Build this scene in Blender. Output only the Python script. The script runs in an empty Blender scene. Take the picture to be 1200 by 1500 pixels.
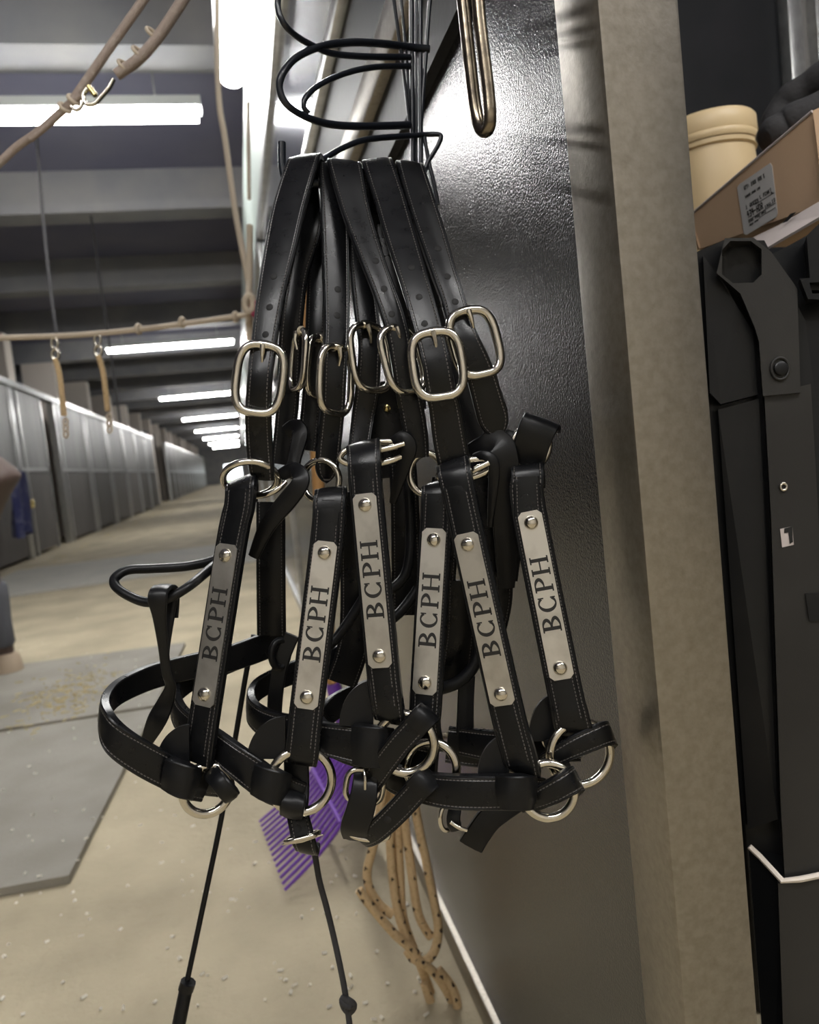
import bpy, bmesh, math, random
from mathutils import Vector, Matrix
random.seed(7)
S = bpy.context.scene
COL = S.collection
R = math.radians
# ------------------------------------------------------------------ camera
F = 1100.0                      # focal length in pixels of the 1200x1500 frame
H = 0.95
yaw, pitch, roll = R(12.3), R(4.4), R(6.26)
CAM = Vector((0, 0, H))
fw = Vector((math.sin(yaw)*math.cos(pitch), math.cos(yaw)*math.cos(pitch), -math.sin(pitch)))
r0 = Vector((math.cos(yaw), -math.sin(yaw), 0)); u0 = r0.cross(fw)
rt = r0*math.cos(roll) - u0*math.sin(roll)
up = u0*math.cos(roll) + r0*math.sin(roll)
cd = bpy.data.cameras.new('camera'); co = bpy.data.objects.new('camera', cd); COL.objects.link(co)
cd.sensor_fit = 'VERTICAL'; cd.sensor_height = 36; cd.lens = F/1500*36
cd.clip_start = .02; cd.clip_end = 300
M = Matrix((rt, up, -fw)).transposed().to_4x4(); M.translation = CAM; co.matrix_world = M
cd.dof.use_dof = True; cd.dof.focus_distance = .61; cd.dof.aperture_fstop = 7.5
S.camera = co
# ------------------------------------------------------------------ light + exposure
W = bpy.data.worlds.new('world'); S.world = W; W.use_nodes = True
W.node_tree.nodes['Background'].inputs[0].default_value = (.9, .97, 1, 1)
W.node_tree.nodes['Background'].inputs[1].default_value = 2.0
S.view_settings.view_transform = 'Standard'; S.view_settings.look = 'None'
S.view_settings.gamma = 1; S.view_settings.use_curve_mapping = False
S.view_settings.exposure = 1.2
LAMP = 26.0                     # radiance of the fluorescent tubes

# ------------------------------------------------------------------ helpers
def ray(px, py): return fw + rt*((px-600)/F) + up*((750-py)/F)
KD = 1.0                        # depth factor of the group being built
def P(px, py, d): return CAM + ray(px, py)*(d*KD)
def onX(px, py, X): v = ray(px, py); return CAM + v*((X-CAM.x)/v.x)
def onY(px, py, Y): v = ray(px, py); return CAM + v*((Y-CAM.y)/v.y)
def onZ(px, py, Z): v = ray(px, py); return CAM + v*((Z-CAM.z)/v.z)

class MB:
    def __init__(s): s.v = []; s.f = []; s.uv = []
    def add(s, vs, fs, uvs=None):
        o = len(s.v); s.v += [Vector(v) for v in vs]
        s.uv += (uvs if uvs else [(50, 0)]*len(vs))
        s.f += [tuple(i+o for i in f) for f in fs]; return s
    def box(s, a, b):
        x0, y0, z0 = a; x1, y1, z1 = b
        vs = [(x0,y0,z0),(x1,y0,z0),(x1,y1,z0),(x0,y1,z0),(x0,y0,z1),(x1,y0,z1),(x1,y1,z1),(x0,y1,z1)]
        return s.add(vs, [(0,3,2,1),(4,5,6,7),(0,1,5,4),(1,2,6,5),(2,3,7,6),(3,0,4,7)])
    def bbox(s, a, b, bv):           # box with bevelled edges
        bm = bmesh.new(); bmesh.ops.create_cube(bm, size=1)
        for v in bm.verts:
            for i in range(3): v.co[i] = (a[i]+b[i])/2 + v.co[i]*(b[i]-a[i])
        bmesh.ops.bevel(bm, geom=bm.edges[:], offset=bv, segments=2, affect='EDGES', profile=.5)
        bm.verts.index_update()
        s.add([v.co.copy() for v in bm.verts], [tuple(v.index for v in f.verts) for f in bm.faces]); bm.free(); return s
    def hexa(s, q, off):             # four corners pushed back by a vector
        q = [Vector(p) for p in q]; off = Vector(off)
        return s.prism(q, off)
    def prism(s, poly, off):         # polygon swept by a vector
        n = len(poly); off = Vector(off); poly = [Vector(p) for p in poly]
        nr = Vector()
        for i in range(n): nr += poly[i].cross(poly[(i+1) % n])
        if nr.dot(off) > 0: poly = poly[::-1]
        vs = poly + [p+off for p in poly]
        fs = [tuple(range(n)), tuple(range(2*n-1, n-1, -1))]
        for i in range(n):
            j = (i+1) % n; fs.append((i, i+n, j+n, j))
        return s.add(vs, fs)
    def tube(s, pts, rad, n=10, cap=True, closed=False):
        pts = [Vector(p) for p in pts]; m = len(pts)
        if not isinstance(rad, (list, tuple)): rad = [rad]*m
        vs = []; prev = None
        for i in range(m):
            a = pts[(i-1) % m if closed else max(i-1, 0)]; b = pts[(i+1) % m if closed else min(i+1, m-1)]
            t = (b-a).normalized()
            if prev is None:
                k = Vector((0,0,1)) if abs(t.z) < .9 else Vector((1,0,0)); e = t.cross(k).normalized()
            else: e = (prev - t*prev.dot(t)).normalized()
            prev = e; g = t.cross(e)
            for k in range(n):
                an = 2*math.pi*k/n; vs.append(pts[i] + (e*math.cos(an) + g*math.sin(an))*rad[i])
        fs = []
        for i in range(m if closed else m-1):
            for k in range(n):
                a = i*n+k; b = i*n+(k+1) % n; c = ((i+1) % m)*n+(k+1) % n; d = ((i+1) % m)*n+k
                fs.append((a, b, c, d))
        if cap and not closed: fs += [tuple(range(n))[::-1], tuple(range((m-1)*n, m*n))]
        return s.add(vs, fs)
    def lathe(s, c, prof, ax=Vector((0,0,1)), n=24):
        k = Vector((1,0,0)) if abs(ax.x) < .9 else Vector((0,1,0)); e = ax.cross(k).normalized(); g = ax.cross(e)
        vs = [Vector(c)+ax*z+(e*math.cos(2*math.pi*i/n)+g*math.sin(2*math.pi*i/n))*r for r, z in prof for i in range(n)]
        fs = [(j*n+i, j*n+(i+1) % n, (j+1)*n+(i+1) % n, (j+1)*n+i) for j in range(len(prof)-1) for i in range(n)]
        fs += [tuple(range(n))[::-1], tuple(range((len(prof)-1)*n, len(prof)*n))]
        return s.add(vs, fs)
    def build(s, name, mat, parent=None, smooth=40, kind=None):
        me = bpy.data.meshes.new(name); me.from_pydata(s.v, [], s.f); me.validate()
        if any(u != (50, 0) for u in s.uv):
            ul = me.uv_layers.new(name='UVMap')
            for l in me.loops: ul.data[l.index].uv = s.uv[l.vertex_index]
        me.materials.append(mat)
        if smooth:
            me.polygons.foreach_set('use_smooth', [True]*len(me.polygons))
            me.set_sharp_from_angle(angle=R(smooth))
        me.update()
        o = bpy.data.objects.new(name, me); COL.objects.link(o)
        if parent: setp(o, parent)
        if kind: o['kind'] = kind
        return o
def setp(o, parent):
    o.parent = parent
    top = parent
    while top.parent: top = top.parent
    if top is parent: o.matrix_parent_inverse = Matrix.Translation(-Vector(top.location))
def thing(name, label, cat, loc, group=None, kind=None):
    o = bpy.data.objects.new(name, None); COL.objects.link(o); o.location = loc; o.empty_display_size = .05
    if label: o['label'] = label; o['category'] = cat
    if group: o['group'] = group
    if kind: o['kind'] = kind
    return o
def tag(o, label, cat, group=None):
    o['label'] = label; o['category'] = cat
    if group: o['group'] = group
    return o
def cr(pts, n=6):                    # catmull-rom through tuples
    out = []; m = len(pts)
    for i in range(m-1):
        p0, p1, p2, p3 = pts[max(i-1,0)], pts[i], pts[i+1], pts[min(i+2,m-1)]
        for k in range(n):
            t = k/n
            out.append(tuple(.5*((2*b)+(-a+c)*t+(2*a-5*b+4*c-d)*t*t+(-a+3*b-3*c+d)*t**3) for a,b,c,d in zip(p0,p1,p2,p3)))
    out.append(tuple(pts[-1])); return out
def fill(ctrl, k):                   # carry the last value of the missing tail entries on
    out = []; last = None
    for c in ctrl:
        c = list(c)
        while len(c) < k: c.append(last[len(c)] if last else 0)
        out.append(tuple(c)); last = c
    return out

def ribbon(mb, ctrl, side=0, th=.004, twist=0, n=6, pad=.0006, front=False, end=None, start=None):
    """leather strap: ctrl = (px, py, depth, width_px[, twist]); side = angle of its width across the view, or 'auto'"""
    ctrl = fill(ctrl, 5); th = th*KD
    q = [tuple(P(c[0], c[1], c[2])) + (c[3]*c[2]*KD/F, c[4]) for c in ctrl]
    q = cr(q, n); m = len(q); pts = [Vector(c[:3]) for c in q]; vs = []; uvs = []; L = 0
    if end == 'round' or start == 'round':
        tot = [0]
        for i in range(1, m): tot.append(tot[-1]+(pts[i]-pts[i-1]).length)
    for i in range(m):
        t = (pts[min(i+1,m-1)]-pts[max(i-1,0)]).normalized()
        if side == 'auto':
            ti = t - fw*t.dot(fw); s = ti.cross(fw)
        else: s = rt*math.cos(R(side)) + up*math.sin(R(side))
        s = s - t*s.dot(t)
        if s.length < 1e-4: s = rt - t*rt.dot(t)
        s.normalize(); nn = t.cross(s)
        th_ = R(twist+q[i][4]); s, nn = s*math.cos(th_)+nn*math.sin(th_), nn*math.cos(th_)-s*math.sin(th_)
        a = q[i][3]/2; full = a
        if end == 'round':
            d = tot[-1]-tot[i]; 
            if d < a*1.6: a = max(a*math.sqrt(max(0, 1-(1-d/(a*1.6))**2)), .0012)
        if start == 'round':
            d = tot[i]
            if d < a*1.2: a = max(a*math.sqrt(max(0, 1-(1-d/(a*1.2))**2)), .0012)
        b = min(.0009, th*.3, a*.4); h = th/2
        prof = [(-a,-h+b),(-a+b,-h),(a-b,-h),(a,-h+b),(a,h-b),(a-b,h),(a*.72,h),(a*.45,h+pad),(-a*.45,h+pad),(-a*.72,h),(-a+b,h),(-a,h-b)]
        c0 = pts[i] - (nn*(h+pad) if front else Vector())
        if i: L += (pts[i]-pts[i-1]).length
        for x, z in prof:
            vs.append(c0+s*x+nn*z); uvs.append((max(0, a-abs(x))*1000 if z > -h+b*.5 else 30, L*1000))
    k = 12; fs = []
    for i in range(m-1):
        for j in range(k):
            fs.append((i*k+j, i*k+(j+1) % k, (i+1)*k+(j+1) % k, (i+1)*k+j))
    fs += [tuple(range(k))[::-1], tuple(range((m-1)*k, m*k))]
    mb.add(vs, fs, uvs); return mb
def strap(ctrl, name, parent, mat=None, **kw):
    return ribbon(MB(), ctrl, **kw).build(name, mat or LEATHER, parent)
def ptube(ctrl, rpx, n=6, seg=10):
    """tube through (px, py, depth) with a radius in pixels at that depth"""
    mb = MB(); q = cr([tuple(P(*c[:3]))+(rpx*c[2]*KD/F,) for c in ctrl], n)
    return mb.tube([c[:3] for c in q], [c[3] for c in q], n=seg)
def fr(px, py, d, rl=0, yw=0, tl=0):
    """local frame in pixel units: x right, y up, z to the viewer; rolled, turned about its long axis, tilted"""
    B = Matrix((rt, up, -fw)).transposed()
    Rm = B @ Matrix.Rotation(R(rl), 3, 'Z') @ Matrix.Rotation(R(yw), 3, 'Y') @ Matrix.Rotation(R(tl), 3, 'X')
    s = d*KD/F; o = P(px, py, d)
    return lambda x, y, z=0: o + Rm @ Vector((x*s, y*s, z*s))
def ringpts(f, rx, ry, n=36, p=2.0):
    out = []
    for i in range(n):
        a = 2*math.pi*i/n; c, s = math.cos(a), math.sin(a)
        out.append(f(rx*math.copysign(abs(c)**(2/p), c), ry*math.copysign(abs(s)**(2/p), s)))
    return out
def ring(name, parent, px, py, d, rx, ry=None, tb=6, p=2.0, mat=None, **k):
    f = fr(px, py, d, **k); return MB().tube(ringpts(f, rx, ry or rx, p=p, n=44), tb*d*KD/F, n=10, closed=True).build(name, mat or NICKEL, parent)
def buckle(parent, px, py, d, hw, hh, rl=0, yw=0, tl=0, tb=5.5, tongue=True, name='buckle'):
    f = fr(px, py, d, rl, yw, tl)
    b = MB().tube(ringpts(f, hw, hh, n=56, p=3.2), tb*d*KD/F, n=10, closed=True).build(name, NICKEL, parent)
    if tongue:
        MB().tube([f(0, hh, 2), f(0, hh-2, 6), f(1, hh-14, 7), f(2, hh-27, 3)], [x*d*KD/F for x in (4, 4.4, 3.4, 2)], n=8).build('buckle_tongue', NICKEL, b)
        MB().tube([f(-6, hh, 0), f(7, hh, 0)], 7.5*d*KD/F, n=10).build('tongue_loop', NICKEL, b)
    return b

# ------------------------------------------------------------------ materials
def mat(name, base, rough=.5, metal=0, bump=None, var=None, spec=.5, coat=0, aniso=None):
    """bump = (scale, strength, distance[, stretch]); var = (scale, colour2, low, high[, stretch])"""
    m = bpy.data.materials.new(name); m.use_nodes = True; nt = m.node_tree; N = nt.nodes; K = nt.links
    b = N['Principled BSDF']; b.inputs['Base Color'].default_value = (*base, 1)
    b.inputs['Roughness'].default_value = rough; b.inputs['Metallic'].default_value = metal
    b.inputs['Specular IOR Level'].default_value = spec; b.inputs['Coat Weight'].default_value = coat
    tc = N.new('ShaderNodeTexCoord')
    def noise(scale, stretch, detail=4):
        mp = N.new('ShaderNodeMapping'); K.new(tc.outputs['Object'], mp.inputs[0])
        if stretch: mp.inputs['Scale'].default_value = stretch
        n = N.new('ShaderNodeTexNoise'); n.inputs['Scale'].default_value = scale; n.inputs['Detail'].default_value = detail
        K.new(mp.outputs[0], n.inputs['Vector']); return n
    if var:
        n = noise(var[0], var[4] if len(var) > 4 else None, 6); cr_ = N.new('ShaderNodeValToRGB'); K.new(n.outputs[0], cr_.inputs[0])
        cr_.color_ramp.elements[0].position = var[2]; cr_.color_ramp.elements[1].position = var[3]
        cr_.color_ramp.elements[0].color = (*base, 1); cr_.color_ramp.elements[1].color = (*var[1], 1)
        K.new(cr_.outputs[0], b.inputs['Base Color'])
    if bump:
        n = noise(bump[0], bump[3] if len(bump) > 3 else None, 3); bp = N.new('ShaderNodeBump')
        bp.inputs['Strength'].default_value = bump[1]; bp.inputs['Distance'].default_value = bump[2]
        K.new(n.outputs[0], bp.inputs['Height']); K.new(bp.outputs[0], b.inputs['Normal'])
    return m
def emit(name, col, s):
    m = bpy.data.materials.new(name); m.use_nodes = True; b = m.node_tree.nodes['Principled BSDF']
    b.inputs['Base Color'].default_value = (.9,.9,.9,1); b.inputs['Emission Color'].default_value = (*col, 1); b.inputs['Emission Strength'].default_value = s
    return m
def leather_mat(name, stitch=True, base=(.005,.0053,.0062), rough=.29):
    m = bpy.data.materials.new(name); m.use_nodes = True; nt = m.node_tree; N = nt.nodes; K = nt.links
    b = N['Principled BSDF']; b.inputs['Roughness'].default_value = rough; b.inputs['Base Color'].default_value = (*base, 1)
    b.inputs['Specular IOR Level'].default_value = .30
    def mth(op, a, c=None, d=None):
        n = N.new('ShaderNodeMath'); n.operation = op
        for i, x in enumerate((a, c, d)):
            if x is None: continue
            if isinstance(x, (int, float)): n.inputs[i].default_value = x
            else: K.new(x, n.inputs[i])
        return n.outputs[0]
    tc = N.new('ShaderNodeTexCoord')
    nz = N.new('ShaderNodeTexNoise'); nz.inputs['Scale'].default_value = 900; nz.inputs['Detail'].default_value = 3; K.new(tc.outputs['Object'], nz.inputs['Vector'])
    n2 = N.new('ShaderNodeTexNoise'); n2.inputs['Scale'].default_value = 90; n2.inputs['Detail'].default_value = 4; K.new(tc.outputs['Object'], n2.inputs['Vector'])
    h = mth('ADD', mth('MULTIPLY', nz.outputs[0], .10), mth('MULTIPLY', n2.outputs[0], .05))
    mr = N.new('ShaderNodeMapRange'); K.new(n2.outputs[0], mr.inputs[0]); mr.inputs[1].default_value = .3; mr.inputs[2].default_value = .7
    mr.inputs[3].default_value = rough-.03; mr.inputs[4].default_value = rough+.04; K.new(mr.outputs[0], b.inputs['Roughness'])
    if stitch:
        uv = N.new('ShaderNodeUVMap'); uv.uv_map = 'UVMap'; sx = N.new('ShaderNodeSeparateXYZ'); K.new(uv.outputs[0], sx.inputs[0])
        e = mth('ABSOLUTE', mth('SUBTRACT', sx.outputs[0], 3.0))
        band = mth('SUBTRACT', 1, mth('MINIMUM', mth('DIVIDE', e, .7), 1))
        dash = mth('LESS_THAN', mth('FRACT', mth('DIVIDE', sx.outputs[1], 2.9)), .62)
        th = mth('MULTIPLY', mth('LESS_THAN', e, .40), dash)
        crease = mth('SUBTRACT', 1, mth('MINIMUM', mth('DIVIDE', mth('ABSOLUTE', mth('SUBTRACT', sx.outputs[0], 1.5)), .4), 1))
        h = mth('SUBTRACT', mth('ADD', h, mth('MULTIPLY', th, 1.3)), mth('ADD', mth('MULTIPLY', band, 1.1), mth('MULTIPLY', crease, .5)))
        mx = N.new('ShaderNodeMixRGB'); K.new(th, mx.inputs[0]); mx.inputs[1].default_value = (*base, 1); mx.inputs[2].default_value = (.13,.12,.115,1)
        K.new(mx.outputs[0], b.inputs['Base Color'])
    bp = N.new('ShaderNodeBump'); bp.inputs['Strength'].default_value = .7; bp.inputs['Distance'].default_value = .0006
    K.new(h, bp.inputs['Height']); K.new(bp.outputs[0], b.inputs['Normal'])
    return m
LEATHER = leather_mat('black_stitched_leather'); PLAIN = leather_mat('black_plain_leather', False, rough=.38)
NICKEL = mat('nickel', (.66,.62,.54), .16, 1, bump=(300,.08,.0003))
PLATE = mat('brushed_plate', (.66,.635,.585), .37, .92, bump=(260,.15,.0004,(1,1,1)), var=(55,(.50,.475,.43),.45,.75))
BRASS = mat('brass', (.72,.58,.25), .22, 1)
INK = mat('black_engraving', (.012,.011,.010), .6)
WIRE = mat('black_coated_wire', (.012,.015,.022), .3, 0)
HOLE = mat('hole_black', (.004,.004,.004), .7)
PANEL = mat('black_textured_panel', (.008,.0085,.0105), .17, 0, bump=(420,.42,.0014), var=(9,(.014,.0145,.018),.4,.75), spec=1.0)
GALV = mat('galvanised_steel', (.335,.308,.268), .40, .9, bump=(420,.25,.0006), var=(160,(.26,.24,.205),.35,.75))
GALV2 = mat('galvanised_bright', (.55,.56,.55), .3, .8, bump=(60,.1,.001), var=(30,(.42,.42,.42),.4,.7))
SHEET = mat('glossy_sheet', (.34,.36,.42), .13, .85, bump=(14,.25,.004,(1,1,.12)))
UPWALL = mat('pale_green_upper_wall', (.58,.66,.62), .35, 0, bump=(12,.2,.004))
CONC = mat('beige_concrete', (.39,.335,.23), .8, 0, bump=(55,.6,.006), var=(2.6,(.56,.485,.335),.35,.7))
MATL = mat('pale_rubber_mat', (.40,.39,.35), .75, 0, bump=(120,.5,.003), var=(4,(.47,.45,.39),.35,.7))
MATR = mat('grey_rubber_mat', (.245,.228,.19), .75, 0, bump=(120,.5,.003), var=(4,(.32,.30,.26),.35,.7))
CEIL = mat('grey_ceiling', (.19,.19,.275), .85, 0, var=(1.2,(.23,.23,.30),.35,.7))
BEAM = mat('grey_concrete_beam', (.26,.265,.285), .8, 0, var=(2.2,(.34,.335,.33),.35,.7))
COLM = mat('beige_column', (.80,.72,.64), .8, 0)
SLOW = mat('dark_stall_board', (.085,.078,.075), .6, 0, var=(3,(.12,.11,.105),.35,.7,(1,1,.3)))
SUP = mat('grey_stall_bars', (.19,.188,.185), .45, .4, var=(3,(.30,.295,.285),.35,.7,(1,1,.2)))
DARK = mat('dark_board', (.009,.010,.012), .5, 0, spec=.2, bump=(60,.2,.002), var=(5,(.016,.016,.019),.4,.75))
GREYP = mat('grey_board', (.16,.155,.15), .5, 0)
PLAST = mat('black_plastic', (.008,.0085,.0095), .36, 0, spec=.25, bump=(600,.12,.0006), var=(6,(.016,.0155,.015),.45,.75))
PLASTG = mat('charcoal_plastic', (.021,.020,.019), .42, 0, spec=.3, bump=(600,.15,.0006), var=(7,(.030,.029,.027),.4,.75))
CARD = mat('brown_cardboard', (.62,.43,.28), .85, 0, bump=(90,.15,.001), var=(6,(.68,.48,.32),.35,.7))
CARDIN = mat('pale_cardboard', (.52,.46,.44), .8, 0)
CREAM = mat('cream_plastic', (.70,.54,.31), .42, 0)
PAPER = mat('white_label', (.62,.61,.61), .6, 0)
CLOTH = mat('black_cloth', (.035,.034,.036), .85, 0, bump=(200,.4,.003))
ROPE = mat('tan_rope', (.66,.48,.27), .85, 0, bump=(900,.6,.002), var=(160,(.50,.34,.17),.5,.75))
FLECK = mat('dark_rope_fleck', (.05,.03,.02), .9)
BROPE = mat('brown_rope', (.36,.29,.25), .85, 0, bump=(500,.6,.003), var=(90,(.45,.38,.33),.5,.7))
PROPE = mat('pale_rope', (.55,.47,.37), .85, 0)
PURPLE = mat('purple_plastic', (.17,.055,.40), .4, 0)
WOOD = mat('tan_wood_handle', (.52,.29,.11), .55, 0, var=(40,(.42,.22,.08),.4,.7,(1,1,.1)))
STEEL = mat('worn_steel', (.32,.27,.20), .25, 1, bump=(120,.2,.001), var=(60,(.12,.10,.08),.45,.7))
HAIR = mat('brown_horse_coat', (.085,.055,.045), .6, 0)
BAND = mat('grey_bandage', (.085,.087,.10), .9, 0, bump=(60,.4,.004,(1,1,4)))
HOOF = mat('tan_hoof', (.42,.33,.24), .7, 0)
BLUE = mat('blue_cloth', (.045,.05,.15), .85, 0, bump=(50,.5,.01), var=(9,(.20,.21,.30),.5,.72))
SHAV = mat('pale_shavings', (.82,.78,.68), .8)
STRAW = mat('straw', (.62,.50,.24), .8, 0)
TUBE = emit('fluorescent', (1.0,.985,.97), LAMP)
HOUSING = mat('lamp_housing', (.6,.62,.6), .5)
WHITEW = mat('whitewashed_wall', (.74,.70,.62), .8)
GRASS = mat('grass', (.10,.16,.05), .9)

# ------------------------------------------------------------------ building shell
YB, YE, XL, XR, ZC = -3.6, 78.0, -7.5, 4.5, 4.05
def struct(name, mb, m, parent=None, smooth=None):
    o = mb.build(name, m, parent, smooth)
    if not parent: o['kind'] = 'structure'
    return o
struct('floor', MB().box((XL, YB, -.2), (XR, YE, 0)), CONC)
struct('ceiling', MB().box((XL, YB, ZC), (XR, YE, ZC+.2)), CEIL)
struct('wall_left', MB().box((XL-.2, YB, -.2), (XL, YE, ZC+.2)), BEAM)
struct('wall_right', MB().box((XR, YB, -.2), (XR+.2, YE, ZC+.2)), BEAM)
struct('wall_back', MB().box((XL-.2, YB-.2, -.2), (XR+.2, YB, ZC+.2)), WHITEW)
wf = MB(); wf.box((XL, YE, -.2), (-1.5, YE+.2, ZC)); wf.box((.2, YE, -.2), (XR, YE+.2, ZC)); wf.box((-1.5, YE, 1.9), (.2, YE+.2, ZC))
struct('wall_far', wf, BEAM)
struct('ground', MB().box((-30, YE+.3, -.3), (30, YE+60, -.02)), GRASS)
ZB = H+2.70
y = -2.2; i = 0
while y < YE-1:
    struct('trim_%d' % (i+1), MB().box((XL, y, ZB), (XR, y+.34, ZC)), BEAM)
    y += 2.98 if i else 7.26; i += 1
XS = -3.2
for k in range(20):
    yy = 6.8+3.4*k
    struct('trim_%d' % (i+1+k), MB().box((XS-.92, yy, 0), (XS-.3, yy+.42, ZB)), COLM)

# ------------------------------------------------------------------ lamps
lamp_n = 0
def lamp(a, b, label, group=None):
    """batten lamp from a to b (level)"""
    a = Vector(a); b = Vector(b); c = (a+b)/2; d = (b-a).normalized(); s = d.cross(Vector((0,0,1))).normalized()
    t = thing('ceiling_lamp', label, 'lamp', c, group)
    def bar(x0, x1, w, z0, z1):
        q = [a+d*x0-s*w, a+d*x0+s*w, b-d*x1+s*w, b-d*x1-s*w]
        return MB().prism([p+Vector((0,0,z0)) for p in q], (0,0,z1-z0))
    pr = []
    n = 12
    mb = MB(); vs = []
    for e in (a+d*.03, b-d*.03):
        for k in range(n+1):
            an = math.pi+math.pi*k/n; vs.append(e + s*.075*math.cos(an) + Vector((0,0,.07*math.sin(an))))
    m = n+1
    mb.add(vs, [(k, k+1, m+k+1, m+k) for k in range(n)] + [tuple(range(m))[::-1], tuple(range(m, 2*m)), (0, m, 2*m-1, n)])
    mb.build('diffuser', TUBE, t)
    bar(0, 0, .085, .005, .07).build('housing', HOUSING, t, None)
    for e in (.3, (b-a).length-.3):
        p = a+d*e; MB().tube([p+Vector((0,0,.06)), Vector((p.x, p.y, ZC))], .006, n=6).build('hanger_rod', HOUSING, t)
    return t
ZL = H+2.52
y1 = 5.55; dy = 9.35
names = ['big ceiling lamp nearest the camera, cut by the left frame edge', 'second ceiling lamp down the aisle, just left of the leftmost buckle', 'third ceiling lamp down the aisle', 'fourth ceiling lamp down the aisle', 'fifth ceiling lamp down the aisle']
for k in range(8):
    lamp((-2.12, y1+dy*k, ZL), (.05 if k == 0 else .2, y1+dy*k, ZL), names[k] if k < 5 else 'far ceiling lamp merging into the bright end of the aisle', 'ceiling lamps across the aisle' if k < 5 else 'farthest ceiling lamps')
lamp((-2.12, -1.3, ZL), (.2, -1.3, ZL), 'ceiling lamp behind the camera', 'ceiling lamps across the aisle')
lamp((.75, -.9, ZL), (2.9, -.9, ZL), 'added unseen lamp brightening the storage corner')  # added lamp out of view, only to brighten the storage corner
lamp((.235, 2.2, H+2.25), (.235, 4.55, H+2.25), 'bright lamp running along the aisle above the right stall wall')

# ------------------------------------------------------------------ right stall front
XW = .29
t = thing('horse_stall', 'black textured stall front panel with galvanised rails, right behind the halters', 'stall', (XW, .57, 0))
Y0, Y1 = .572, 4.6
MB().box((XW, Y0, .05), (XW+.035, Y1, 1.45)).build('panel', PANEL, t, None)
MB().bbox((XW-.03, Y0+.10, 1.485), (XW+.04, Y1, 1.545), .004).build('middle_rail', GALV, t)
MB().box((XW-.014, Y0+.05, 1.40), (XW+.035, Y1, 1.485)).build('dark_strip', DARK, t, None)  # plain dark strip along the panel below the middle rail
MB().bbox((XW-.02, Y0+.3, 1.76), (XW+.04, Y1, 1.80), .004).build('upper_rail', GALV2, t)
MB().box((XW, Y0+.3, 1.80), (XW+.02, Y1, 2.30)).build('glossy_sheet', SHEET, t, None)
MB().bbox((XW-.02, Y0+.3, 2.30), (XW+.04, Y1, 2.38), .004).build('top_rail', GALV2, t)
MB().box((XW, Y0+.05, 1.545), (XW+.02, Y1, 1.76)).build('opening_shade', DARK, t, None)  # dark sheet standing in for the shade inside the opening between the rails
MB().bbox((XW-.012, Y0, 0), (XW+.04, Y1, .05), .004).build('bottom_rail', GALV, t)
o = MB().box((XW+.005, Y0, 2.38), (XW+.03, 40, H+2.2)); o.build('upper_board', UPWALL, t, None)
for k in range(6):
    ya = 4.65+3.1*k; g = thing('horse_stall', 'far right-hand stall front beyond the black panel', 'stall', (XW, ya, 0), 'far right-hand stall fronts')
    MB().box((XW, ya+.08, .05), (XW+.035, ya+3.1, 1.45)).build('panel', PANEL, g, None)
    MB().box((XW, ya+.08, 1.52), (XW+.02, ya+3.1, 2.30)).build('upper_sheet', SHEET, g, None)
    for z0, z1, nm in ((0,.05,'bottom_rail'),(1.45,1.52,'middle_rail'),(2.30,2.38,'top_rail')):
        MB().box((XW-.02, ya, z0), (XW+.04, ya+3.1, z1)).build(nm, GALV2, g, None)
    MB().box((XW-.02, ya, 0), (XW+.05, ya+.08, 2.38)).build('post', GALV2, g, None)
# post nearest the camera
post = MB().bbox((XW-.006, .503, 0), (XW+.059, .572, ZB), .004).build('steel_post', GALV, None)
tag(post, 'tall scratched galvanised steel post in front of the black panel', 'post')

# ------------------------------------------------------------------ left stall row
def stall(y0, label, group=None, open_=False):
    t = thing('horse_stall', label, 'stall', (XS, y0, 0), group); L = 2.66; hz = 2.66; mz = 1.32
    def b(y0_, y1_, z0, z1, nm, m, x0=0, x1=.05): return MB().box((XS-x1, y0_, z0), (XS-x0, y1_, z1)).build(nm, m, t, None)
    e = y0+L-(.85 if open_ else .03)
    b(y0, y0+.11, 0, hz, 'post', GALV2, -.03, .08)
    b(y0+.11, y0+.36, .06, mz, 'lower_board', SLOW); b(y0+.11, y0+.36, mz+.06, hz-.06, 'upper_sheet', SUP)
    b(y0+.36, y0+.44, 0, hz, 'door_post', GALV2, -.02, .08)
    b(y0+.44, e, .06, mz, 'door_board', SLOW, -.01, .04); b(y0+.44, e, mz+.06, hz-.06, 'door_sheet', SUP, -.01, .04)
    b(e-.07, e, .02, hz-.06, 'door_stile', GALV2, -.025, .04)
    b(y0+.11, e, mz, mz+.06, 'middle_rail', GALV2, -.025, .06)
    b(y0, y0+L, hz-.06, hz+.03, 'top_rail', GALV2, -.06, .08)
    return t
seen = 0
ordn = ['first','second','third','fourth','fifth','sixth']
for k in range(26):
    yy = 4.26+2.66*k
    if k in (10, 11): continue
    if k < 3: lb_ = 'left-row stall front standing outside the left frame edge'
    elif k == 3: lb_ = 'nearest stall front of the left row, its door ajar on a tall dark gap'
    elif k < 8: lb_ = 'left-row stall front, %s beyond the one with the tall dark gap' % ordn[k-4]
    elif k == 12: lb_ = 'left-row stall front just beyond the wide black passage'
    elif k < 10: lb_ = 'left-row stall front, %s before the wide black passage' % ('last' if k == 9 else 'second last')
    else: lb_ = 'grey stall front blurred together beyond the black passage'
    stall(yy, lb_, 'stall fronts of the left row' if 3 <= k < 13 else ('near stall fronts of the left row' if k < 3 else 'far stall fronts of the left row'), open_=(k == 3))
struct('trim_92', MB().box((XS-.5, 4.26+2.66*3+1.6, 0), (XS-.45, 4.26+2.66*4-.05, 2.6)), HOLE)  # black sheet painting the shade seen through the ajar door
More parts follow.
